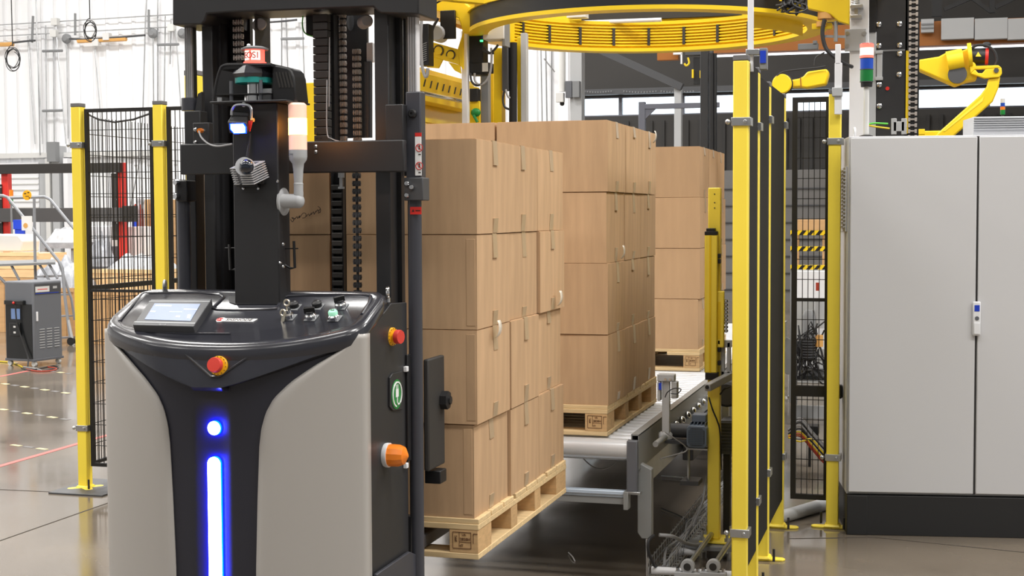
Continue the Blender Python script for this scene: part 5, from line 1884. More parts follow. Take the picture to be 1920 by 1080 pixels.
part('junction_box', G().pbox(1722, 242, 1734, 252, YB2 - .2, .1), 'yellow_machine', ra_, bev=.004)

YB3 = 13.0
rb2 = thing('robot_arm', 'smaller yellow robot arm with a round joint seen above the black fence sheets', 'robot', (aY(1500, 300, YB3).x, YB3, 0))
part('round_joint', G().lathe([(.086, 0), (.086, .05), (.078, .055), (.078, .06)], aY(1467, 158, YB3), (0, -1, 0), 28), 'yellow_machine', rb2)
part('joint_seam', G().tube(arc(aY(1467, 158, YB3 - .03), .089, 0, 2 * PI, 30)[:-1], .006, 5, closed=True), 'off_black', rb2)
g = G()
pp(g, [(1482, 150), (1498, 147), (1506, 143), (1514, 134), (1550, 129), (1554, 135), (1553, 142), (1548, 158), (1512, 165), (1500, 163), (1484, 164)], YB3, .16)
part('forearm', g, 'yellow_machine', rb2, bev=.014)
part('arm_seam', pp(G(), [(1500, 146), (1502, 146), (1503, 164), (1501, 164)], YB3 - .004, .004), 'orange_beam', rb2)
part('arm_hose', G().tube(spline([aY(1450, 156, YB3 - .05), aY(1463, 137, YB3 - .05), aY(1490, 131, YB3 - .05), aY(1530, 127, YB3 - .03), aY(1548, 124, YB3 - .03)]), .007, 6)
     .tube(spline([aY(1527, 122, YB3), aY(1530, 108, YB3), aY(1546, 98, YB3)]), .007, 6), 'cable', rb2)
part('pedestal', G().bx(aY(1440, 300, YB3).x, aY(1460, 300, YB3).x, YB3 + .08, YB3 + .3, 0, aY(1460, 165, YB3).z), 'dark_grey', rb2, bev=.01)

# ================================================================== dark background on the right
def tower(name, label, cat, boxes, Y, m, d=.15):
    g = G()
    for b in boxes:
        g.pbox(*b, Y, d)
    return solo(name, g, m, label, cat, bev=.004)


def floor_to(px0, px1, ytop, Y, d):
    a, b = aY(px0, ytop, Y), aY(px1, ytop, Y)
    return (a.x, b.x, Y, Y + d, 0, a.z)


YG = 20.0
t = thing('steel_column', 'pale grey building column at the end of the white wall with switch boxes on it', 'column', aY(1079, 200, YG))
part('shaft', G().bx(*floor_to(1068, 1090, -200, YG, .2)), 'light_grey', t, bev=.006)
part('switch_box', G().pbox(1073, 152, 1086, 182, YG - .1, .1), 'mid_grey', t, bev=.003)
part('switch_box', G().pbox(1060, 152, 1072, 183, YG - .06, .08), 'slate', t, bev=.003)
part('red_box', G().pbox(1042, 174, 1056, 191, YG - .1, .1), 'offwhite', t, bev=.003)
part('pipe', G().cyl(aY(1054, 85, YG), aY(1054, 172, YG), .05, 10), 'offwhite', t)
part('bell', G().ball(aY(1054, 194, YG), .035), 'black_plastic', t)
t = thing('steel_brace', 'dark grey diagonal beam ending on a pale post behind the middle cartons', 'beam', aY(1271, 200, 19))
part('post', G().bx(*floor_to(1264, 1277, 160, 19, .12)), 'light_grey', t, bev=.004)
part('diagonal', G().bar(aY(1090, 78, 19), aY(1279, 164, 19), .1, .1, (0, 0, 1)), 'dark_grey', t, bev=.004)
t = thing('lift_gantry', 'grey steel gantry post with a horizontal arm behind the middle cartons', 'gantry', aY(1203, 250, 16))
part('post', G().bx(*floor_to(1197, 1209, 191, 16, .08)), 'gantry_grey', t, bev=.004)
part('arm', G().pbox(1209, 195, 1348, 201, 16, .06), 'gantry_grey', t, bev=.003)
part('gusset', pp(G(), [(1209, 201), (1232, 201), (1209, 224)], 16.01, .03), 'gantry_grey', t)
t = thing('machine_column', 'black machine column with pipes rising behind the far cartons', 'column', aY(1330, 200, 15))
part('shaft', G().bx(*floor_to(1313, 1328, 95, 15, .12)), 'black_steel', t, bev=.004)
part('pipe', G().cyl(aZ(1334, 480, 0).lerp(aY(1334, 480, 15), 1), aY(1334, 100, 15), .03, 10).cyl(aY(1341, 480, 15), aY(1341, 100, 15), .018, 10), 'black_plastic', t)
part('foot', G().bx(aY(1325, 400, 15).x, aY(1346, 400, 15).x, 14.95, 15.1, 0, aY(1330, 479, 15).z), 'black_plastic', t)
t = thing('hoist_unit', 'orange hoist with a dark motor hanging below the yellow ring in the background', 'hoist', aY(1270, 100, 17))
part('orange_frame', G().pbox(1232, 60, 1272, 112, 17, .1), 'orange_beam', t, bev=.004)
part('motor', G().pbox(1284, 88, 1316, 103, 16.9, .12).pbox(1316, 86, 1336, 108, 16.95, .1), 'dark_grey', t, bev=.006)
part('white_arm', G().pbox(1262, 96, 1279, 102, 16.9, .05).pbox(1276, 100, 1279, 120, 16.9, .04), 'white_paint', t, bev=.003)
part('hook', G().tube(spline([aY(1290, 108, 16.9), aY(1292, 118, 16.9), aY(1287, 123, 16.9), aY(1283, 119, 16.9)]), .012, 6), 'yellow_machine', t)
part('gripper', G().pbox(1297, 130, 1300, 146, 16.9, .04).pbox(1312, 132, 1315, 146, 16.9, .04), 'yellow_machine', t)
part('hoist_tail', G().pbox(1300, 108, 1313, 158, 16.95, .05), 'black_plastic', t, bev=.004)
part('hoist_mount', G().bx(aY(1245, 60, 17).x, aY(1262, 60, 17).x, 17, 17.1, aY(1250, 61, 17).z, 9), 'orange_beam', t)
YO = 22.0
t = thing('crane_girder', 'long orange crane girder with a bright white lower edge crossing the dark background', 'girder', aY(1600, 80, YO))
xa, xb = aY(1330, 85, YO).x, aY(2000, 75, YO).x
zz = aY(1600, 88, YO).z
part('girder', G().bx(xa, xb, YO, YO + .3, zz - .02, zz + .33), 'orange_beam', t)
part('glowing_edge', G().bx(xa, xb, YO + .27, YO + .3, zz - .05, zz - .021), 'edge_glow', t, label='bright white line along the lower edge, made to glow')  # white edge line made emissive to look bright, no lamp known there
part('hanger', G().bx(xa + .1, xa + .3, YO + .05, YO + .25, zz + .33, 9).bx(xb - .3, xb - .1, YO + .05, YO + .25, zz + .33, 9), 'orange_beam', t)
for k, (a, b) in enumerate(((1765, 1826), (1828, 1889), (1890, 1960))):
    part('cabinet_panel', G().pbox(a, 35, b, 72, YO - .16, .14), 'light_grey', t, bev=.004)
part('finned_box', G().pbox(1727, 36, 1751, 60, YO - .16, .14), 'light_grey', t, bev=.003)
part('fin', G().pbox(1727, 44, 1751, 46, YO - .18, .02).pbox(1727, 51, 1751, 53, YO - .18, .02), 'mid_grey', t)
t = thing('roof_truss', 'black roof truss bars high in the dark upper right corner', 'truss', aY(1850, 10, 24))
part('vertical', G().pbox(1748, -80, 1766, 30, 24, .1), 'black_plastic', t)
part('web', G().bar(aY(1770, 18, 24), aY(1858, -20, 24), .06, .06).bar(aY(1858, 22, 24), aY(1800, -20, 24), .06, .06).bar(aY(1866, 14, 24), aY(1920, -12, 24), .06, .06).bar(aY(1858, -20, 24), aY(1861, 24, 24), .08, .08), 'black_plastic', t)
part('chord', G().bar(aY(1700, -22, 24), aY(2000, -24, 24), .1, .1), 'black_plastic', t)
part('truss_hanger', G().bx(aY(1752, 0, 24).x, aY(1760, 0, 24).x, 24, 24.1, aY(1750, -70, 24).z, 9), 'black_plastic', t)
for k, (a, b, lab) in enumerate(((1092, 1146, 'dotted row of small bulbs under the dark wall beside the pale column'), (1170, 1230, 'dotted row of small bulbs in the middle above the far windows'), (1240, 1300, 'dotted row of small bulbs behind the diagonal beam'))):
    g = G()
    for i in range(12):
        g.ball(aY(a + (b - a) * i / 11, 171 - 2 * math.sin(i / 11 * PI) * -1, 25.7), .015, (1, 1, 1), 6, 4)
    solo('bulb_row', g, 'mid_grey', lab, 'lights', kind='stuff')
solo('signal_tower', G().cyl(aY(1880, 215, 13), aY(1880, 210, 13), .018, 12), 'dark_grey', 'small far signal tower of four coloured segments above the finned box', 'signal')
for nm, y0_, y1_, m in (('lens', 215, 206, 'green'), ('lens', 206, 200, 'orange'), ('lens', 200, 193, 'stack_blue'), ('lens', 193, 185, 'offwhite')):
    o = part(nm, G().cyl(aY(1880, y0_, 13), aY(1880, y1_, 13), .02, 14), m, bpy.data.objects['signal_tower'])
part('pole', G().cyl((aY(1880, 212, 13).x, 13, 0), (aY(1880, 212, 13).x, 13, aY(1880, 214, 13).z), .012, 8), 'dark_grey', bpy.data.objects['signal_tower'])

# ================================================================== big control cabinet
c0 = Vector((-.383, 7.238, 0))
rz = math.atan2(7.376 - 7.236, .454 + .381)
cb_ = thing('control_cabinet', 'tall light grey two-door control cabinet on a black plinth at the right', 'cabinet', c0, rz)
ZT_, DW, DP = 1.966, .612, .5
MC = WORLD[cb_]
xg = .612
part('carcass', G().bx(.0, 1.22, .028, DP, .2, ZT_), 'cabinet_side', cb_, local=True, bev=.003)
part('plinth', G().bx(.004, 1.22, .004, DP, 0, .198), 'plinth', cb_, local=True, bev=.003)
part('plinth_corner', G().bx(.0, .1, .0, .08, 0.0005, .197), 'plinth', cb_, local=True, bev=.003)
d1 = part('door', G().bx(.006, xg - .006, .0, .024, .214, ZT_ - .008), 'cabinet', cb_, local=True, bev=.004)
d2 = part('door', G().bx(xg + .004, 1.216, .0, .024, .214, ZT_ - .008), 'cabinet', cb_, local=True, bev=.004)
part('door_gap', G().bx(xg - .007, xg + .005, .012, .026, .21, ZT_ - .006), 'off_black', cb_, local=True)
inv = MC.inverted()
hp = inv @ aP(1830, 597, c0, (math.sin(rz), -math.cos(rz), 0))
hd_ = part('handle', G().bx(hp.x - .019, hp.x + .019, -.022, .0, hp.z - .083, hp.z + .083), 'white_paint', d2, local=True, bev=.006)
part('handle_badge', G().bx(hp.x - .012, hp.x + .012, -.0235, -.022, hp.z + .036, hp.z + .066), 'blue', d2, local=True)
part('lock', G().lathe([(.010, 0), (.010, .003)], (hp.x, -.022, hp.z + .002), (0, -1, 0), 16), 'slate', d2, local=True)
part('handle_grip', G().bx(hp.x - .014, hp.x + .014, -.026, -.022, hp.z - .075, hp.z - .02), 'white_paint', d2, local=True, bev=.002)
for i in range(16):
    z = 1.52 + i * .0185
    part('vent_fin', G().bx(-.017, .0, .1, .4, z, z + .007), 'cabinet_side', cb_, local=True)
part('vent_frame', G().bx(-.008, .0, .08, .42, 1.5, 1.82), 'cabinet_side', cb_, local=True, bev=.002)
g = G()
for a in range(13):
    t = a / 12 * PI
part('lifting_eye', G().tube([(.03 + .0 * t, .06 + .018 * math.cos(t), ZT_ + .02 + .022 * math.sin(t)) for t in [i / 16 * 2 * PI for i in range(16)]], .006, 6, closed=True), 'white_paint', cb_, local=True)
# finned drive box on the cabinet roof
l = [inv @ aP(a, 250, c0 + Vector((0, .2, 0)), (math.sin(rz), -math.cos(rz), 0)) for a in (1826, 1960)]
fb = thing('finned_box', 'aluminium finned box lying on the roof of the grey cabinet', 'drive', MC @ Vector((l[0].x, .2, ZT_)), rz)
W_ = 1.2 - l[0].x
part('housing', G().bx(0, W_, .01, .28, .001, .1), 'aluminium_fin', fb, local=True, bev=.003)
for k in range(6):
    part('fin', G().bx(0, W_, .0, .012, .036 + k * .011, .0405 + k * .011), 'aluminium_fin', fb, local=True)
# signal tower on the cabinet roof
Y = 7.36
s0 = aY(1624, 250, Y)
s0.z = ZT_
sg_ = thing('signal_tower', 'signal tower with lit red, blue and green segments standing on the grey cabinet', 'signal', s0)
ZS = lambda y: aY(1624, y, Y).z
px_ = 2.62e-3
part('foot', G().lathe([(13 * px_, ZT_), (13 * px_, ZT_ + .006), (6 * px_, ZT_ + .012)], (s0.x, s0.y, 0), (0, 0, 1), 20), 'black_plastic', sg_)
part('pole', G().cyl((s0.x, s0.y, ZT_), (s0.x, s0.y, ZS(162)), 5.0 * px_, 18), 'offwhite', sg_)
part('socket', G().lathe([(10.5 * px_, ZS(163)), (11 * px_, ZS(154)), (12 * px_, ZS(153))], (s0.x, s0.y, 0), (0, 0, 1), 24), 'black_plastic', sg_)
part('green_lens', G().cyl((s0.x, s0.y, ZS(153)), (s0.x, s0.y, ZS(131)), 12 * px_, 24), 'stack_green', sg_)
part('blue_lens', G().cyl((s0.x, s0.y, ZS(130)), (s0.x, s0.y, ZS(110)), 12 * px_, 24), 'stack_blue', sg_)
r_ = part('red_lens', G().cyl((s0.x, s0.y, ZS(109)), (s0.x, s0.y, ZS(83)), 12.4 * px_, 24), 'red_lit', sg_, label='lit red lens')
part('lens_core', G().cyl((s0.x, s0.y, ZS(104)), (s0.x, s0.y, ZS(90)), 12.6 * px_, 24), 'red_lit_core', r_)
part('top_cap', G().lathe([(12.4 * px_, ZS(83)), (11 * px_, ZS(81.5))], (s0.x, s0.y, 0), (0, 0, 1), 24), 'red', sg_)
for y in (153.5, 130.5, 109.5):
    part('seam_ring', G().cyl((s0.x, s0.y, ZS(y + .7)), (s0.x, s0.y, ZS(y - .7)), 12.5 * px_, 24), 'dark_grey', sg_)
solo('terminal_cabinet', G().bx(*floor_to(1577, 1592, 425, 8.4, .5)), 'light_grey', 'pale grey box standing in the gap behind the left edge of the big cabinet', 'cabinet', bev=.004)

# ================================================================== seen through the mesh gate
YM = 11.0
t = thing('machine_enclosure', 'pale grey machine enclosure standing farthest back behind the mesh gate', 'machine', aY(1530, 600, 13.6))
part('cover', G().bx(*floor_to(1486, 1576, 506, 13.6, .4)), 'light_grey', t, bev=.006)
part('cover_seam', G().bx(aY(1530, 600, 13.6).x, aY(1531, 600, 13.6).x, 13.597, 13.6, .1, aY(1530, 510, 13.6).z), 'dark_grey', t)
part('cover_window', G().pbox(1494, 520, 1524, 548, 13.596, .006), 'white_paint', t)
for nm, y0_, y1_, lab, Y_ in (('hazard_bar', 432, 441, 'uppermost of three yellow and black striped bars behind the mesh gate', 13.0), ('hazard_bar', 462, 471, 'middle of three yellow and black striped bars behind the mesh gate', 12.6), ('hazard_bar', 497, 506, 'lowest and faded of three striped bars behind the mesh gate', 12.2)):
    t = thing(nm, lab, 'barrier', aY(1520, y1_, Y_), group='striped bars behind the gate')
    a, b = aY(1482, y0_, Y_), aY(1572, y1_, Y_)
    part('bar', G().bx(a.x, b.x, Y_, Y_ + .05, b.z, a.z), 'yellow_machine', t)
    x = a.x
    h = a.z - b.z
    while x < b.x - h * 1.6:
        part('stripe', G().prism([(x, Y_ - .003, b.z), (x + h * .8, Y_ - .003, b.z), (x + h * 1.6, Y_ - .003, a.z), (x + h * .8, Y_ - .003, a.z)], (0, .003, 0)), 'black_plastic', t, smooth=0)
        x += h * 1.7
    part('leg', G().bx(a.x, a.x + .05, Y_ + .01, Y_ + .05, 0, b.z).bx(b.x - .05, b.x, Y_ + .01, Y_ + .05, 0, b.z), 'mid_grey', t)
t = thing('machine_bench', 'grey machine bench with white panels behind the mesh gate', 'machine', aY(1520, 600, YM))
part('white_panel', G().pbox(1484, 508, 1552, 560, YM + .5, .05), 'white_paint', t, bev=.004)
part('tank', G().lathe([(.055, aY(1, 625, YM).z), (.055, aY(1, 570, YM).z), (.035, aY(1, 560, YM).z)], (aY(1518, 600, YM).x, YM, 0), (0, 0, 1), 18), 'mid_grey', t)
part('tank', G().lathe([(.04, aY(1, 588, YM).z), (.04, aY(1, 545, YM).z)], (aY(1536, 600, YM).x, YM, 0), (0, 0, 1), 18), 'light_grey', t)
part('red_nozzle', G().cyl(aY(1533, 545, YM), aY(1533, 530, YM), .014, 10), 'cable_red', t)
part('orange_can', G().cyl(aY(1536, 650, YM - .1), aY(1536, 628, YM - .1), .03, 14), 'copper', t)
fm_ = part('finned_motor', G().cyl(aY(1515, 672, YM - .1), aY(1515, 637, YM - .1), .055, 18), 'black_plastic', t)
g = G()
for k in range(7):
    c = aY(1515, 670 - k * 5, YM - .1)
    g.cyl(c, c + Vector((0, 0, .008)), .06, 18)
part('motor_fins', g, 'dark_grey', fm_)
part('motor_block', G().pbox(1488, 640, 1502, 668, YM - .05, .08), 'dark_grey', t, bev=.004)
part('upright_panel', G().pbox(1526, 585, 1552, 655, YM + .3, .03), 'white_paint', t)
part('bench_frame', G().pbox(1484, 690, 1556, 696, YM - .1, .5).pbox(1484, 712, 1556, 716, YM - .1, .5).pbox(1490, 666, 1494, 760, YM - .1, .05), 'mid_grey', t, bev=.003)
part('white_shelf', G().pbox(1500, 696, 1556, 712, YM + .2, .1), 'white_paint', t)
part('bench_leg', G().bx(*floor_to(1486, 1491, 690, YM - .1, .05)).bx(*floor_to(1550, 1555, 690, YM - .1, .05)).bx(*floor_to(1548, 1553, 690, YM + .35, .05)), 'mid_grey', t)
part('lower_panel', G().bx(*floor_to(1490, 1552, 760, YM + .3, .03)), 'light_grey', t)
g = G()
rnd = random.Random(12)
for k in range(16):
    pts = [(rnd.uniform(1488, 1552), rnd.uniform(600, 720)) for _ in range(4)]
    g.tube(spline([aY(a, b, YM - .15 + rnd.uniform(0, .1)) for a, b in pts], 4), .006, 5)
part('wiring', g, 'cable', t, kind='stuff')
cols = ['cable_yellow', 'cable_red', 'cable_grey', 'cable', 'cable_yellow', 'cable_red', 'cable_grey', 'cable', 'cable_grey', 'cable_green']
labs = ['yellow cable drooping lowest', 'red cable second in the droop', 'grey cable across the top', 'black cable across the top', 'yellow cable beside the red ones', 'red cable nearest the post', 'grey cable sagging in the middle', 'black cable sagging in the middle', 'light grey cable reaching the cabinet', 'green cable reaching the cabinet']
for k, (m, lb) in enumerate(zip(cols, labs)):
    o1 = rnd.uniform(-8, 8)
    up = (0, 14, -12, -8, 10, 18, -2, 4, -16, 16)[k]
    pts = [(1478, 812 + up * .5 + (8 if k == 0 else 0)), (1500, 800 + up + (28 if k == 0 else 0)), (1522, 824 + up), (1545, 850 + up), (1566, 866 + up * .6), (1590, 885 + up * .8)]
    solo('loose_cable', G().tube(spline([aY(a, b, 8.6 + k * .035) for a, b in pts], 5), .0055, 6), m, lb + ', in the bunch behind the mesh gate', 'cable', group='cable bunch behind the gate')
solo('cable_clamp_box', G().pbox(1503, 798, 1534, 817, 9.1, .1).bx(aY(1515, 810, 9.1).x, aY(1520, 810, 9.1).x, 9.12, 9.18, 0, aY(1515, 815, 9.1).z), 'black_plastic', 'small black box on a stem by the cable bunch behind the mesh gate', 'box', bev=.004)
solo('floor_hose', G().tube(spline([aZ(1452, 972, .035), aZ(1490, 962, .035), aZ(1530, 950, .035), aZ(1600, 930, .035)]), .033, 12), 'light_grey', 'thick pale grey hose lying across the floor by the cabinet plinth', 'hose')
solo('bent_cardboard', G().pbox(1488, 412, 1548, 432, 14.5, .4).bx(aY(1492, 420, 14.5).x, aY(1496, 420, 14.5).x, 14.65, 14.7, 0, aY(1500, 431, 14.5).z).bx(aY(1540, 420, 14.5).x, aY(1544, 420, 14.5).x, 14.65, 14.7, 0, aY(1500, 431, 14.5).z), 'ply', 'brown cardboard box on a stand far behind the mesh gate', 'box', bev=.004)

# ================================================================== left background
# battery charger
p0 = aZ(65, 688, 0)
ch = thing('battery_charger', 'grey and black battery charger cabinet on castors at the far left', 'charger', p0, math.radians(34.5 + 47))
W1, D1, Z0, Z1 = .43, .40, .06, .90
part('housing', G().bx(0, W1, 0, D1, Z0, Z1), 'charger_grey', ch, local=True, bev=.02, seg=3)
part('front_plate', G().bx(-.006, .0, .02, D1 - .02, Z0 + .02, Z1 - .24), 'charger_black', ch, local=True, bev=.003)
part('connector_shelf', G().bx(-.05, .0, .10, D1 - .04, Z1 - .245, Z1 - .2), 'charger_black', ch, local=True, bev=.006)
part('red_light', G().ball((-.055, .22, Z1 - .225), .014), 'red', ch, local=True)
sn = part('display', G().bx(-.010, -.006, .18, .30, Z1 - .40, Z1 - .29), 'screen', ch, local=True)
part('socket', G().bx(-.03, -.006, .17, .31, Z1 - .58, Z1 - .44), 'charger_black', ch, local=True, bev=.006)
part('plug', G().bx(-.034, -.03, .22, .25, Z1 - .49, Z1 - .47).bx(-.034, -.03, .22, .25, Z1 - .55, Z1 - .53), 'offwhite', ch, local=True)
part('label_panel', G().bx(.02, W1 - .02, -.004, .0, Z1 - .14, Z1 - .03), 'dark_grey', ch, local=True)
part('white_label', G().bx(.03, W1 * .55, -.006, -.004, Z1 - .115, Z1 - .055), 'offwhite', ch, local=True)
part('label_text', G().bx(.06, W1 * .48, -.007, -.006, Z1 - .09, Z1 - .082), 'sign_red', ch, local=True)
part('blue_line', G().bx(.03, W1 - .05, -.006, -.004, Z1 - .132, Z1 - .126), 'blue', ch, local=True)
part('grey_badge', G().bx(W1 * .68, W1 * .82, -.006, -.004, Z1 - .085, Z1 - .06), 'light_grey', ch, local=True)
part('door_handle', G().bx(.035, .055, -.014, -.0, .48, .58), 'white_paint', ch, local=True, bev=.003)
for cx2 in (.08, .19, .30):
    for k in range(8):
        part('louvre', G().bx(cx2, cx2 + .075, -.006, .0, .19 + k * .028, .198 + k * .028), 'light_grey', ch, local=True)
part('base_rail', G().bx(-.006, W1 + .006, -.006, D1, Z0 - .005, Z0 + .02), 'slate', ch, local=True, bev=.003)
for x, y in ((.03, .03), (W1 - .04, .03), (.03, D1 - .04), (W1 - .04, D1 - .04)):
    part('castor', G().cyl((x - .015, y, .028), (x + .015, y, .028), .028, 12).bx(x - .02, x + .02, y - .015, y + .015, .04, Z0), 'offwhite', ch, local=True)
part('front_cable', G().tube(spline([(-.05, .2, Z1 - .25), (-.04, .19, .45), (-.03, .12, .25), (-.04, .05, .1), (-.1, .0, .015)]), .009, 6), 'cable', ch, local=True)
for m, pts, lb in (('cable_yellow', [(-20, 676), (22, 680), (42, 688)], 'yellow cable on the floor left of the battery charger'),
                   ('cable', [(40, 690), (55, 694), (75, 691), (100, 686), (108, 690), (80, 695)], 'black cable looped on the floor under the battery charger'),
                   ('cable_red', [(50, 692), (70, 696), (95, 695), (106, 691), (90, 688)], 'thin reddish cable looped on the floor under the battery charger'),
                   ('cable_grey', [(44, 688), (60, 690), (78, 694)], 'grey cable end on the floor by the charger castors')):
    solo('floor_cable', G().tube(spline([aZ(a, b, .008) for a, b in pts], 6), .0075, 6), m, lb, 'cable')

# rolling warehouse ladder behind it
YL = 15.4
ld = thing('rolling_ladder', 'grey tubular rolling ladder with handrails behind the battery charger', 'ladder', aZ(60, 660, 0))
def lt_(pts, r=.02, d=0, nm='handrail'):
    part(nm, G().tube([aY(a, b, YL + d) for a, b in pts], r, 8), 'ladder_grey', ld)
lt_([(-30, 368), (6, 367), (14, 370), (112, 492), (117, 503), (122, 560), (134, 650)])
lt_([(18, 371), (84, 369), (94, 374), (160, 455)], .02, .5)
lt_([(64, 371), (66, 500), (67, 530)], .018, .2, 'upright')
lt_([(-20, 505), (0, 520), (40, 560)], .016, .1, 'brace')
lt_([(110, 490), (134, 560), (140, 600)], .016, .5, 'brace')
lt_([(-20, 500), (18, 540)], .016, .3, 'brace')
part('platform', G().hexa([aY(-20, 500, YL), aY(104, 496, YL), aY(104, 490, YL + .5), aY(-20, 493, YL + .5), aY(-20, 496, YL), aY(104, 492, YL), aY(104, 486, YL + .5), aY(-20, 489, YL + .5)]), 'mid_grey', ld)
for k, (x0_, x1_, y_) in enumerate(((75, 110, 505), (85, 122, 540), (95, 130, 580), (100, 136, 620))):
    part('tread', G().bar(aY(x0_, y_ + 14, YL + .05), aY(x1_, y_ + 12, YL + .4), .12, .02), 'ladder_grey', ld)
lt_([(20, 495), (36, 525)], .016, .05, 'strut')
lt_([(74, 496), (92, 525)], .016, .05, 'strut')
lt_([(90, 492), (108, 522)], .016, .05, 'strut')
part('ladder_leg', G().tube([aY(128, 600, YL), (aY(137, 600, YL).x, YL, .0)], .018, 8).tube([aY(-10, 500, YL + .4), (aY(-10, 500, YL + .4).x, YL + .4, 0)], .018, 8), 'light_grey', ld)
part('castor', G().cyl((aY(134, 650, YL).x, YL - .02, .05), (aY(134, 650, YL).x, YL + .02, .05), .05, 12), 'black_rubber', ld)
part('hang_tag', G().pbox(40, 405, 60, 432, YL - .03, .01), 'sign_white', ld)
part('orange_spot', G().lathe([(.032, 0), (.032, .003)], aY(48, 423, YL - .03), (0, -1, 0), 18), 'copper', ld)
part('round_sign', G().lathe([(.062, 0), (.062, .006)], aY(51, 366, YL - .04), (0, -1, 0), 24), 'estop_yellow', ld, label='round yellow sign with dark print')
g = G()
for a, b, w, h in ((47, 363, .03, .012), (53, 361, .024, .012), (51, 368, .05, .008), (55, 371, .02, .012)):
    p = aY(a, b, YL - .047)
    g.box(p, (w, .002, h))
part('sign_print', g, 'ink', ld)

# red and black rack
YK = 18.2
rk = thing('pallet_rack', 'rack with red uprights and dark grey beams behind the ladder', 'rack', (aY(100, 400, YK).x, YK, 0))
for a, b, yt in ((2, 14, 326), (218, 231, 305)):
    u = part('upright', G().bx(*floor_to(a, b, yt, YK, .1)), 'rack_red', rk, bev=.004)
    part('splice_plate', G().pbox(a - 10 if b > 100 else -12, yt + 20, a + 4 if b > 100 else 5, 450, YK - .02, .1), 'rack_dark', u)
    for k in range(5):
        p = aY((a + 2) if b > 100 else 2, yt + 25 + k * 22, YK - .02)
        part('rack_bolt', G().lathe([(.012, 0), (.012, .008)], p, (0, -1, 0), 8), 'zinc', u)
a, b = aY(-30, 304, YK - .06), aY(224, 323, YK - .06)
part('beam', G().bx(a.x, b.x, YK - .06, YK, aY(100, 325, YK).z, aY(100, 307, YK).z), 'rack_dark', rk, bev=.004)
part('beam', G().bx(a.x, aY(249, 400, YK).x, YK - .08, YK - .01, aY(100, 416, YK).z, aY(100, 390, YK).z), 'rack_beam', rk, bev=.004)
part('beam_end', G().pbox(228, 386, 251, 416, YK - .1, .12), 'rack_dark', rk, bev=.006)

# crates, bins and wrapped goods
def crate(px0, px1, y0, Y, d, label, nslat=6, z0=0.0, m='crate_wood', vertical=True, y1=None):
    a, b = aY(px0, y0, Y), aY(px1, y0, Y)
    zb_ = z0 if y1 is None else aY(px0, y1, Y).z
    t = thing('wooden_crate', label, 'crate', ((a.x + b.x) / 2, Y, zb_), group='wooden crates by the white wall')
    part('box_body', G().bx(a.x + .01, b.x - .01, Y + .012, Y + d, zb_ + .004, a.z - .015), m, t)
    if vertical:
        w = (b.x - a.x) / nslat
        for k in range(nslat):
            part('slat', G().bx(a.x + k * w + .004, a.x + (k + 1) * w - .004, Y, Y + .014, zb_ + .002, a.z), m, t, smooth=0)
    else:
        h = (a.z - zb_) / nslat
        for k in range(nslat):
            part('slat', G().bx(a.x, b.x, Y, Y + .014, zb_ + k * h + .004, zb_ + (k + 1) * h - .004), m, t, smooth=0)
    part('rim', G().bx(a.x - .01, b.x + .01, Y - .01, Y + .02, a.z - .05, a.z + .004), m, t, smooth=0)
    return a.z


def heap(name, label, px0, px1, y0, y1, Y, d, m, seed, cat='bundle', sup=None):
    """lumpy plastic-wrapped goods"""
    rnd_ = random.Random(seed)
    a, b = aY(px0, y0, Y), aY(px1, y1, Y)
    rows = []
    for j in range(9):
        r = []
        for i in range(19):
            u = i / 18
            v = j / 8
            e = min(1, 5 * u, 5 * (1 - u)) ** .5
            z = b.z + (a.z - b.z) * e * math.sin(v * PI) ** .5 * (.68 + .22 * math.sin(i * .9 + seed) * math.sin(i * .37 + j) + .1 * rnd_.random())
            r.append((a.x + (b.x - a.x) * u, Y + d * v, z if 0 < j < 8 else b.z))
        rows.append(r)
    g = G().grid(rows)
    g.bx(a.x + .02, b.x - .02, Y + .02, Y + d - .02, b.z - (.0 if sup is None else b.z - sup), b.z + .01)
    return solo(name, g, m, label, cat, smooth=80)


crate(-40, 72, 521, 16.9, .8, 'wooden crate on the floor at the left edge behind the charger', 7, m='ply')
crate(-40, 70, 473, 16.9, .7, 'open pale wooden crate on top of another at the left edge', 3, vertical=False, y1=520)
solo('storage_bin', G().prism([aY(a, b, 17.0) for a, b in ((-20, 472), (40, 472), (43, 452), (34, 440), (-20, 439))], (0, .4, 0)), 'offwhite', 'beige plastic bin lying on the upper wooden crate', 'bin', bev=.02)
solo('work_table', G().pbox(78, 455, 140, 466, 17.95, .7).bx(*floor_to(84, 88, 466, 18.0, .05)).bx(*floor_to(133, 137, 466, 18.0, .05)).bx(*floor_to(84, 88, 466, 18.55, .05)).bx(*floor_to(133, 137, 466, 18.55, .05)), 'wrap_grey', 'blue-grey table carrying white wrapped goods at the left', 'table')
heap('wrapped_bundle', 'white plastic-wrapped bundle on the blue-grey table', 80, 138, 420, 456, 18.0, .5, 'plastic_wrap', 3)
crate(74, 136, 540, 16.5, .7, 'low wooden crate under grey wrapped sheets behind the ladder', 5, m='ply')
heap('wrapped_sheets', 'grey plastic-wrapped sheets lying on the low wooden crate', 50, 136, 475, 541, 16.5, .6, 'wrap_grey', 5)
for a, b, m, lb in ((24, 46, 'blue', 'blue and white packet behind the ladder tag'), (42, 64, 'yellow', 'yellow packet below the ladder tag')):
    y0_, y1_ = ((412, 430), (446, 458))[0 if a == 24 else 1]
    A, B = aY(a, y0_, 17.45), aY(b, y1_, 17.45)
    t = solo('packet', G().bx(A.x, B.x, 17.45, 17.51, B.z, A.z).bx(A.x + .02, B.x - .02, 17.46, 17.5, aY(30, 473, 16.9).z, B.z), m, lb, 'packet', bev=.004)
t = solo('small_signal', G().cyl(aY(21, 368, 18), aY(21, 356, 18), .03, 12), 'orange', 'orange and green capped marker post far left', 'signal')
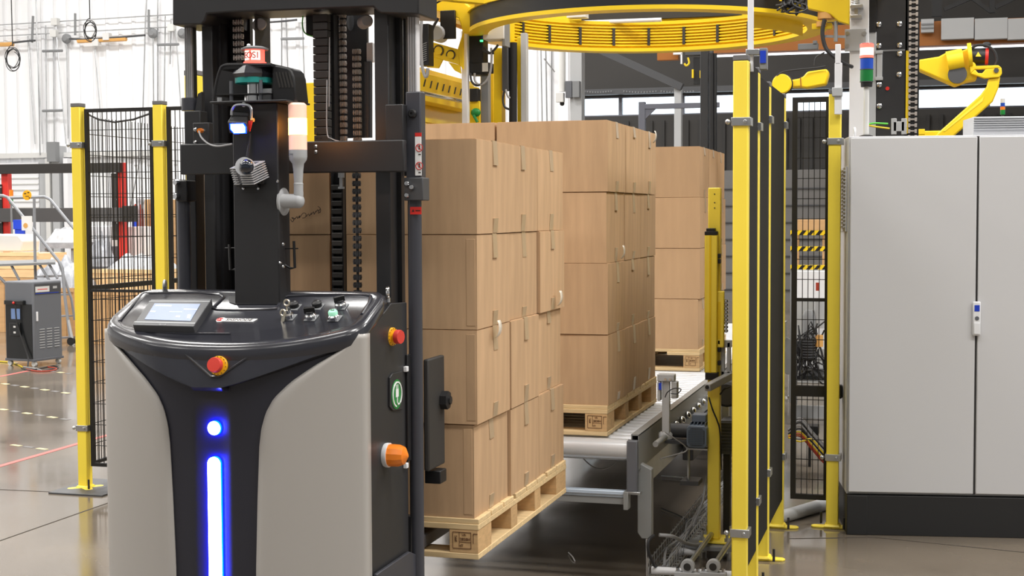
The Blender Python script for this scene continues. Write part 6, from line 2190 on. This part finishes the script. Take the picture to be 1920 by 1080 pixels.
part('green_part', G().cyl(aY(21, 382, 18), aY(21, 368, 18), .028, 12), 'green', t)
part('pole', G().cyl((aY(21, 382, 18).x, 18, 0), aY(21, 382, 18), .014, 8), 'mid_grey', t)
crate(150, 300, 505, 17.2, .9, 'long pale slatted crate behind the left wire mesh', 15)
heap('wrapped_bundle', 'white plastic-wrapped bundle on the long pale crate behind the mesh', 198, 300, 472, 506, 17.3, .6, 'plastic_wrap', 8)
heap('wrapped_bundle', 'crumpled silver wrapped bundle standing at the left end of the long crate', 158, 196, 430, 500, 17.25, .3, 'wrap_grey', 11)
crate(150, 262, 545, 15.6, .7, 'brown slatted crate standing in front of the long pale crate', 11, m='ply')
solo('white_carton', G().bx(*floor_to(168, 206, 424, 18.95, .4)), 'white_paint', 'tall white appliance box behind the red rack upright', 'box', bev=.01)
solo('brown_carton', G().bx(*floor_to(255, 293, 374, 19.2, .6)), 'ply', 'tall brown carton behind the left mesh near the second post', 'box', bev=.006)
solo('white_bag', G().ball(aY(263, 376, 19.0), .07, (1, .8, 1.1)).bx(aY(258, 380, 19.0).x, aY(268, 380, 19.0).x, 18.95, 19.05, 0, aY(263, 380, 19.0).z), 'plastic_wrap', 'white bag hung beside the tall brown carton', 'bag')
g = G()
rnd = random.Random(4)
for k in range(14):
    x0_ = rnd.uniform(250, 296)
    g.cyl(aY(x0_ + rnd.uniform(-6, 10), 380 + rnd.uniform(0, 12), 18.9), aY(x0_ + 6, 655, 18.9), .012, 6)
solo('stick_bundle', g, 'cable_red', 'bundle of thin brown sticks leaning before the tall brown carton', 'sticks', kind='stuff')
solo('blue_can', G().cyl(aY(252, 425, 18.55), aY(252, 416, 18.55), .035, 14), 'blue', 'small blue can standing on the low white cabinet beside the rack upright', 'can')
solo('white_cabinet', G().bx(*floor_to(240, 300, 425, 18.4, .35)), 'white_paint', 'white cabinet behind the left mesh near the second post', 'cabinet', bev=.006)
solo('green_shelf', G().bx(*floor_to(164, 208, 462, 18.25, .25)), 'slate', 'grey green bench behind the crumpled silver bundle', 'bench', bev=.006)
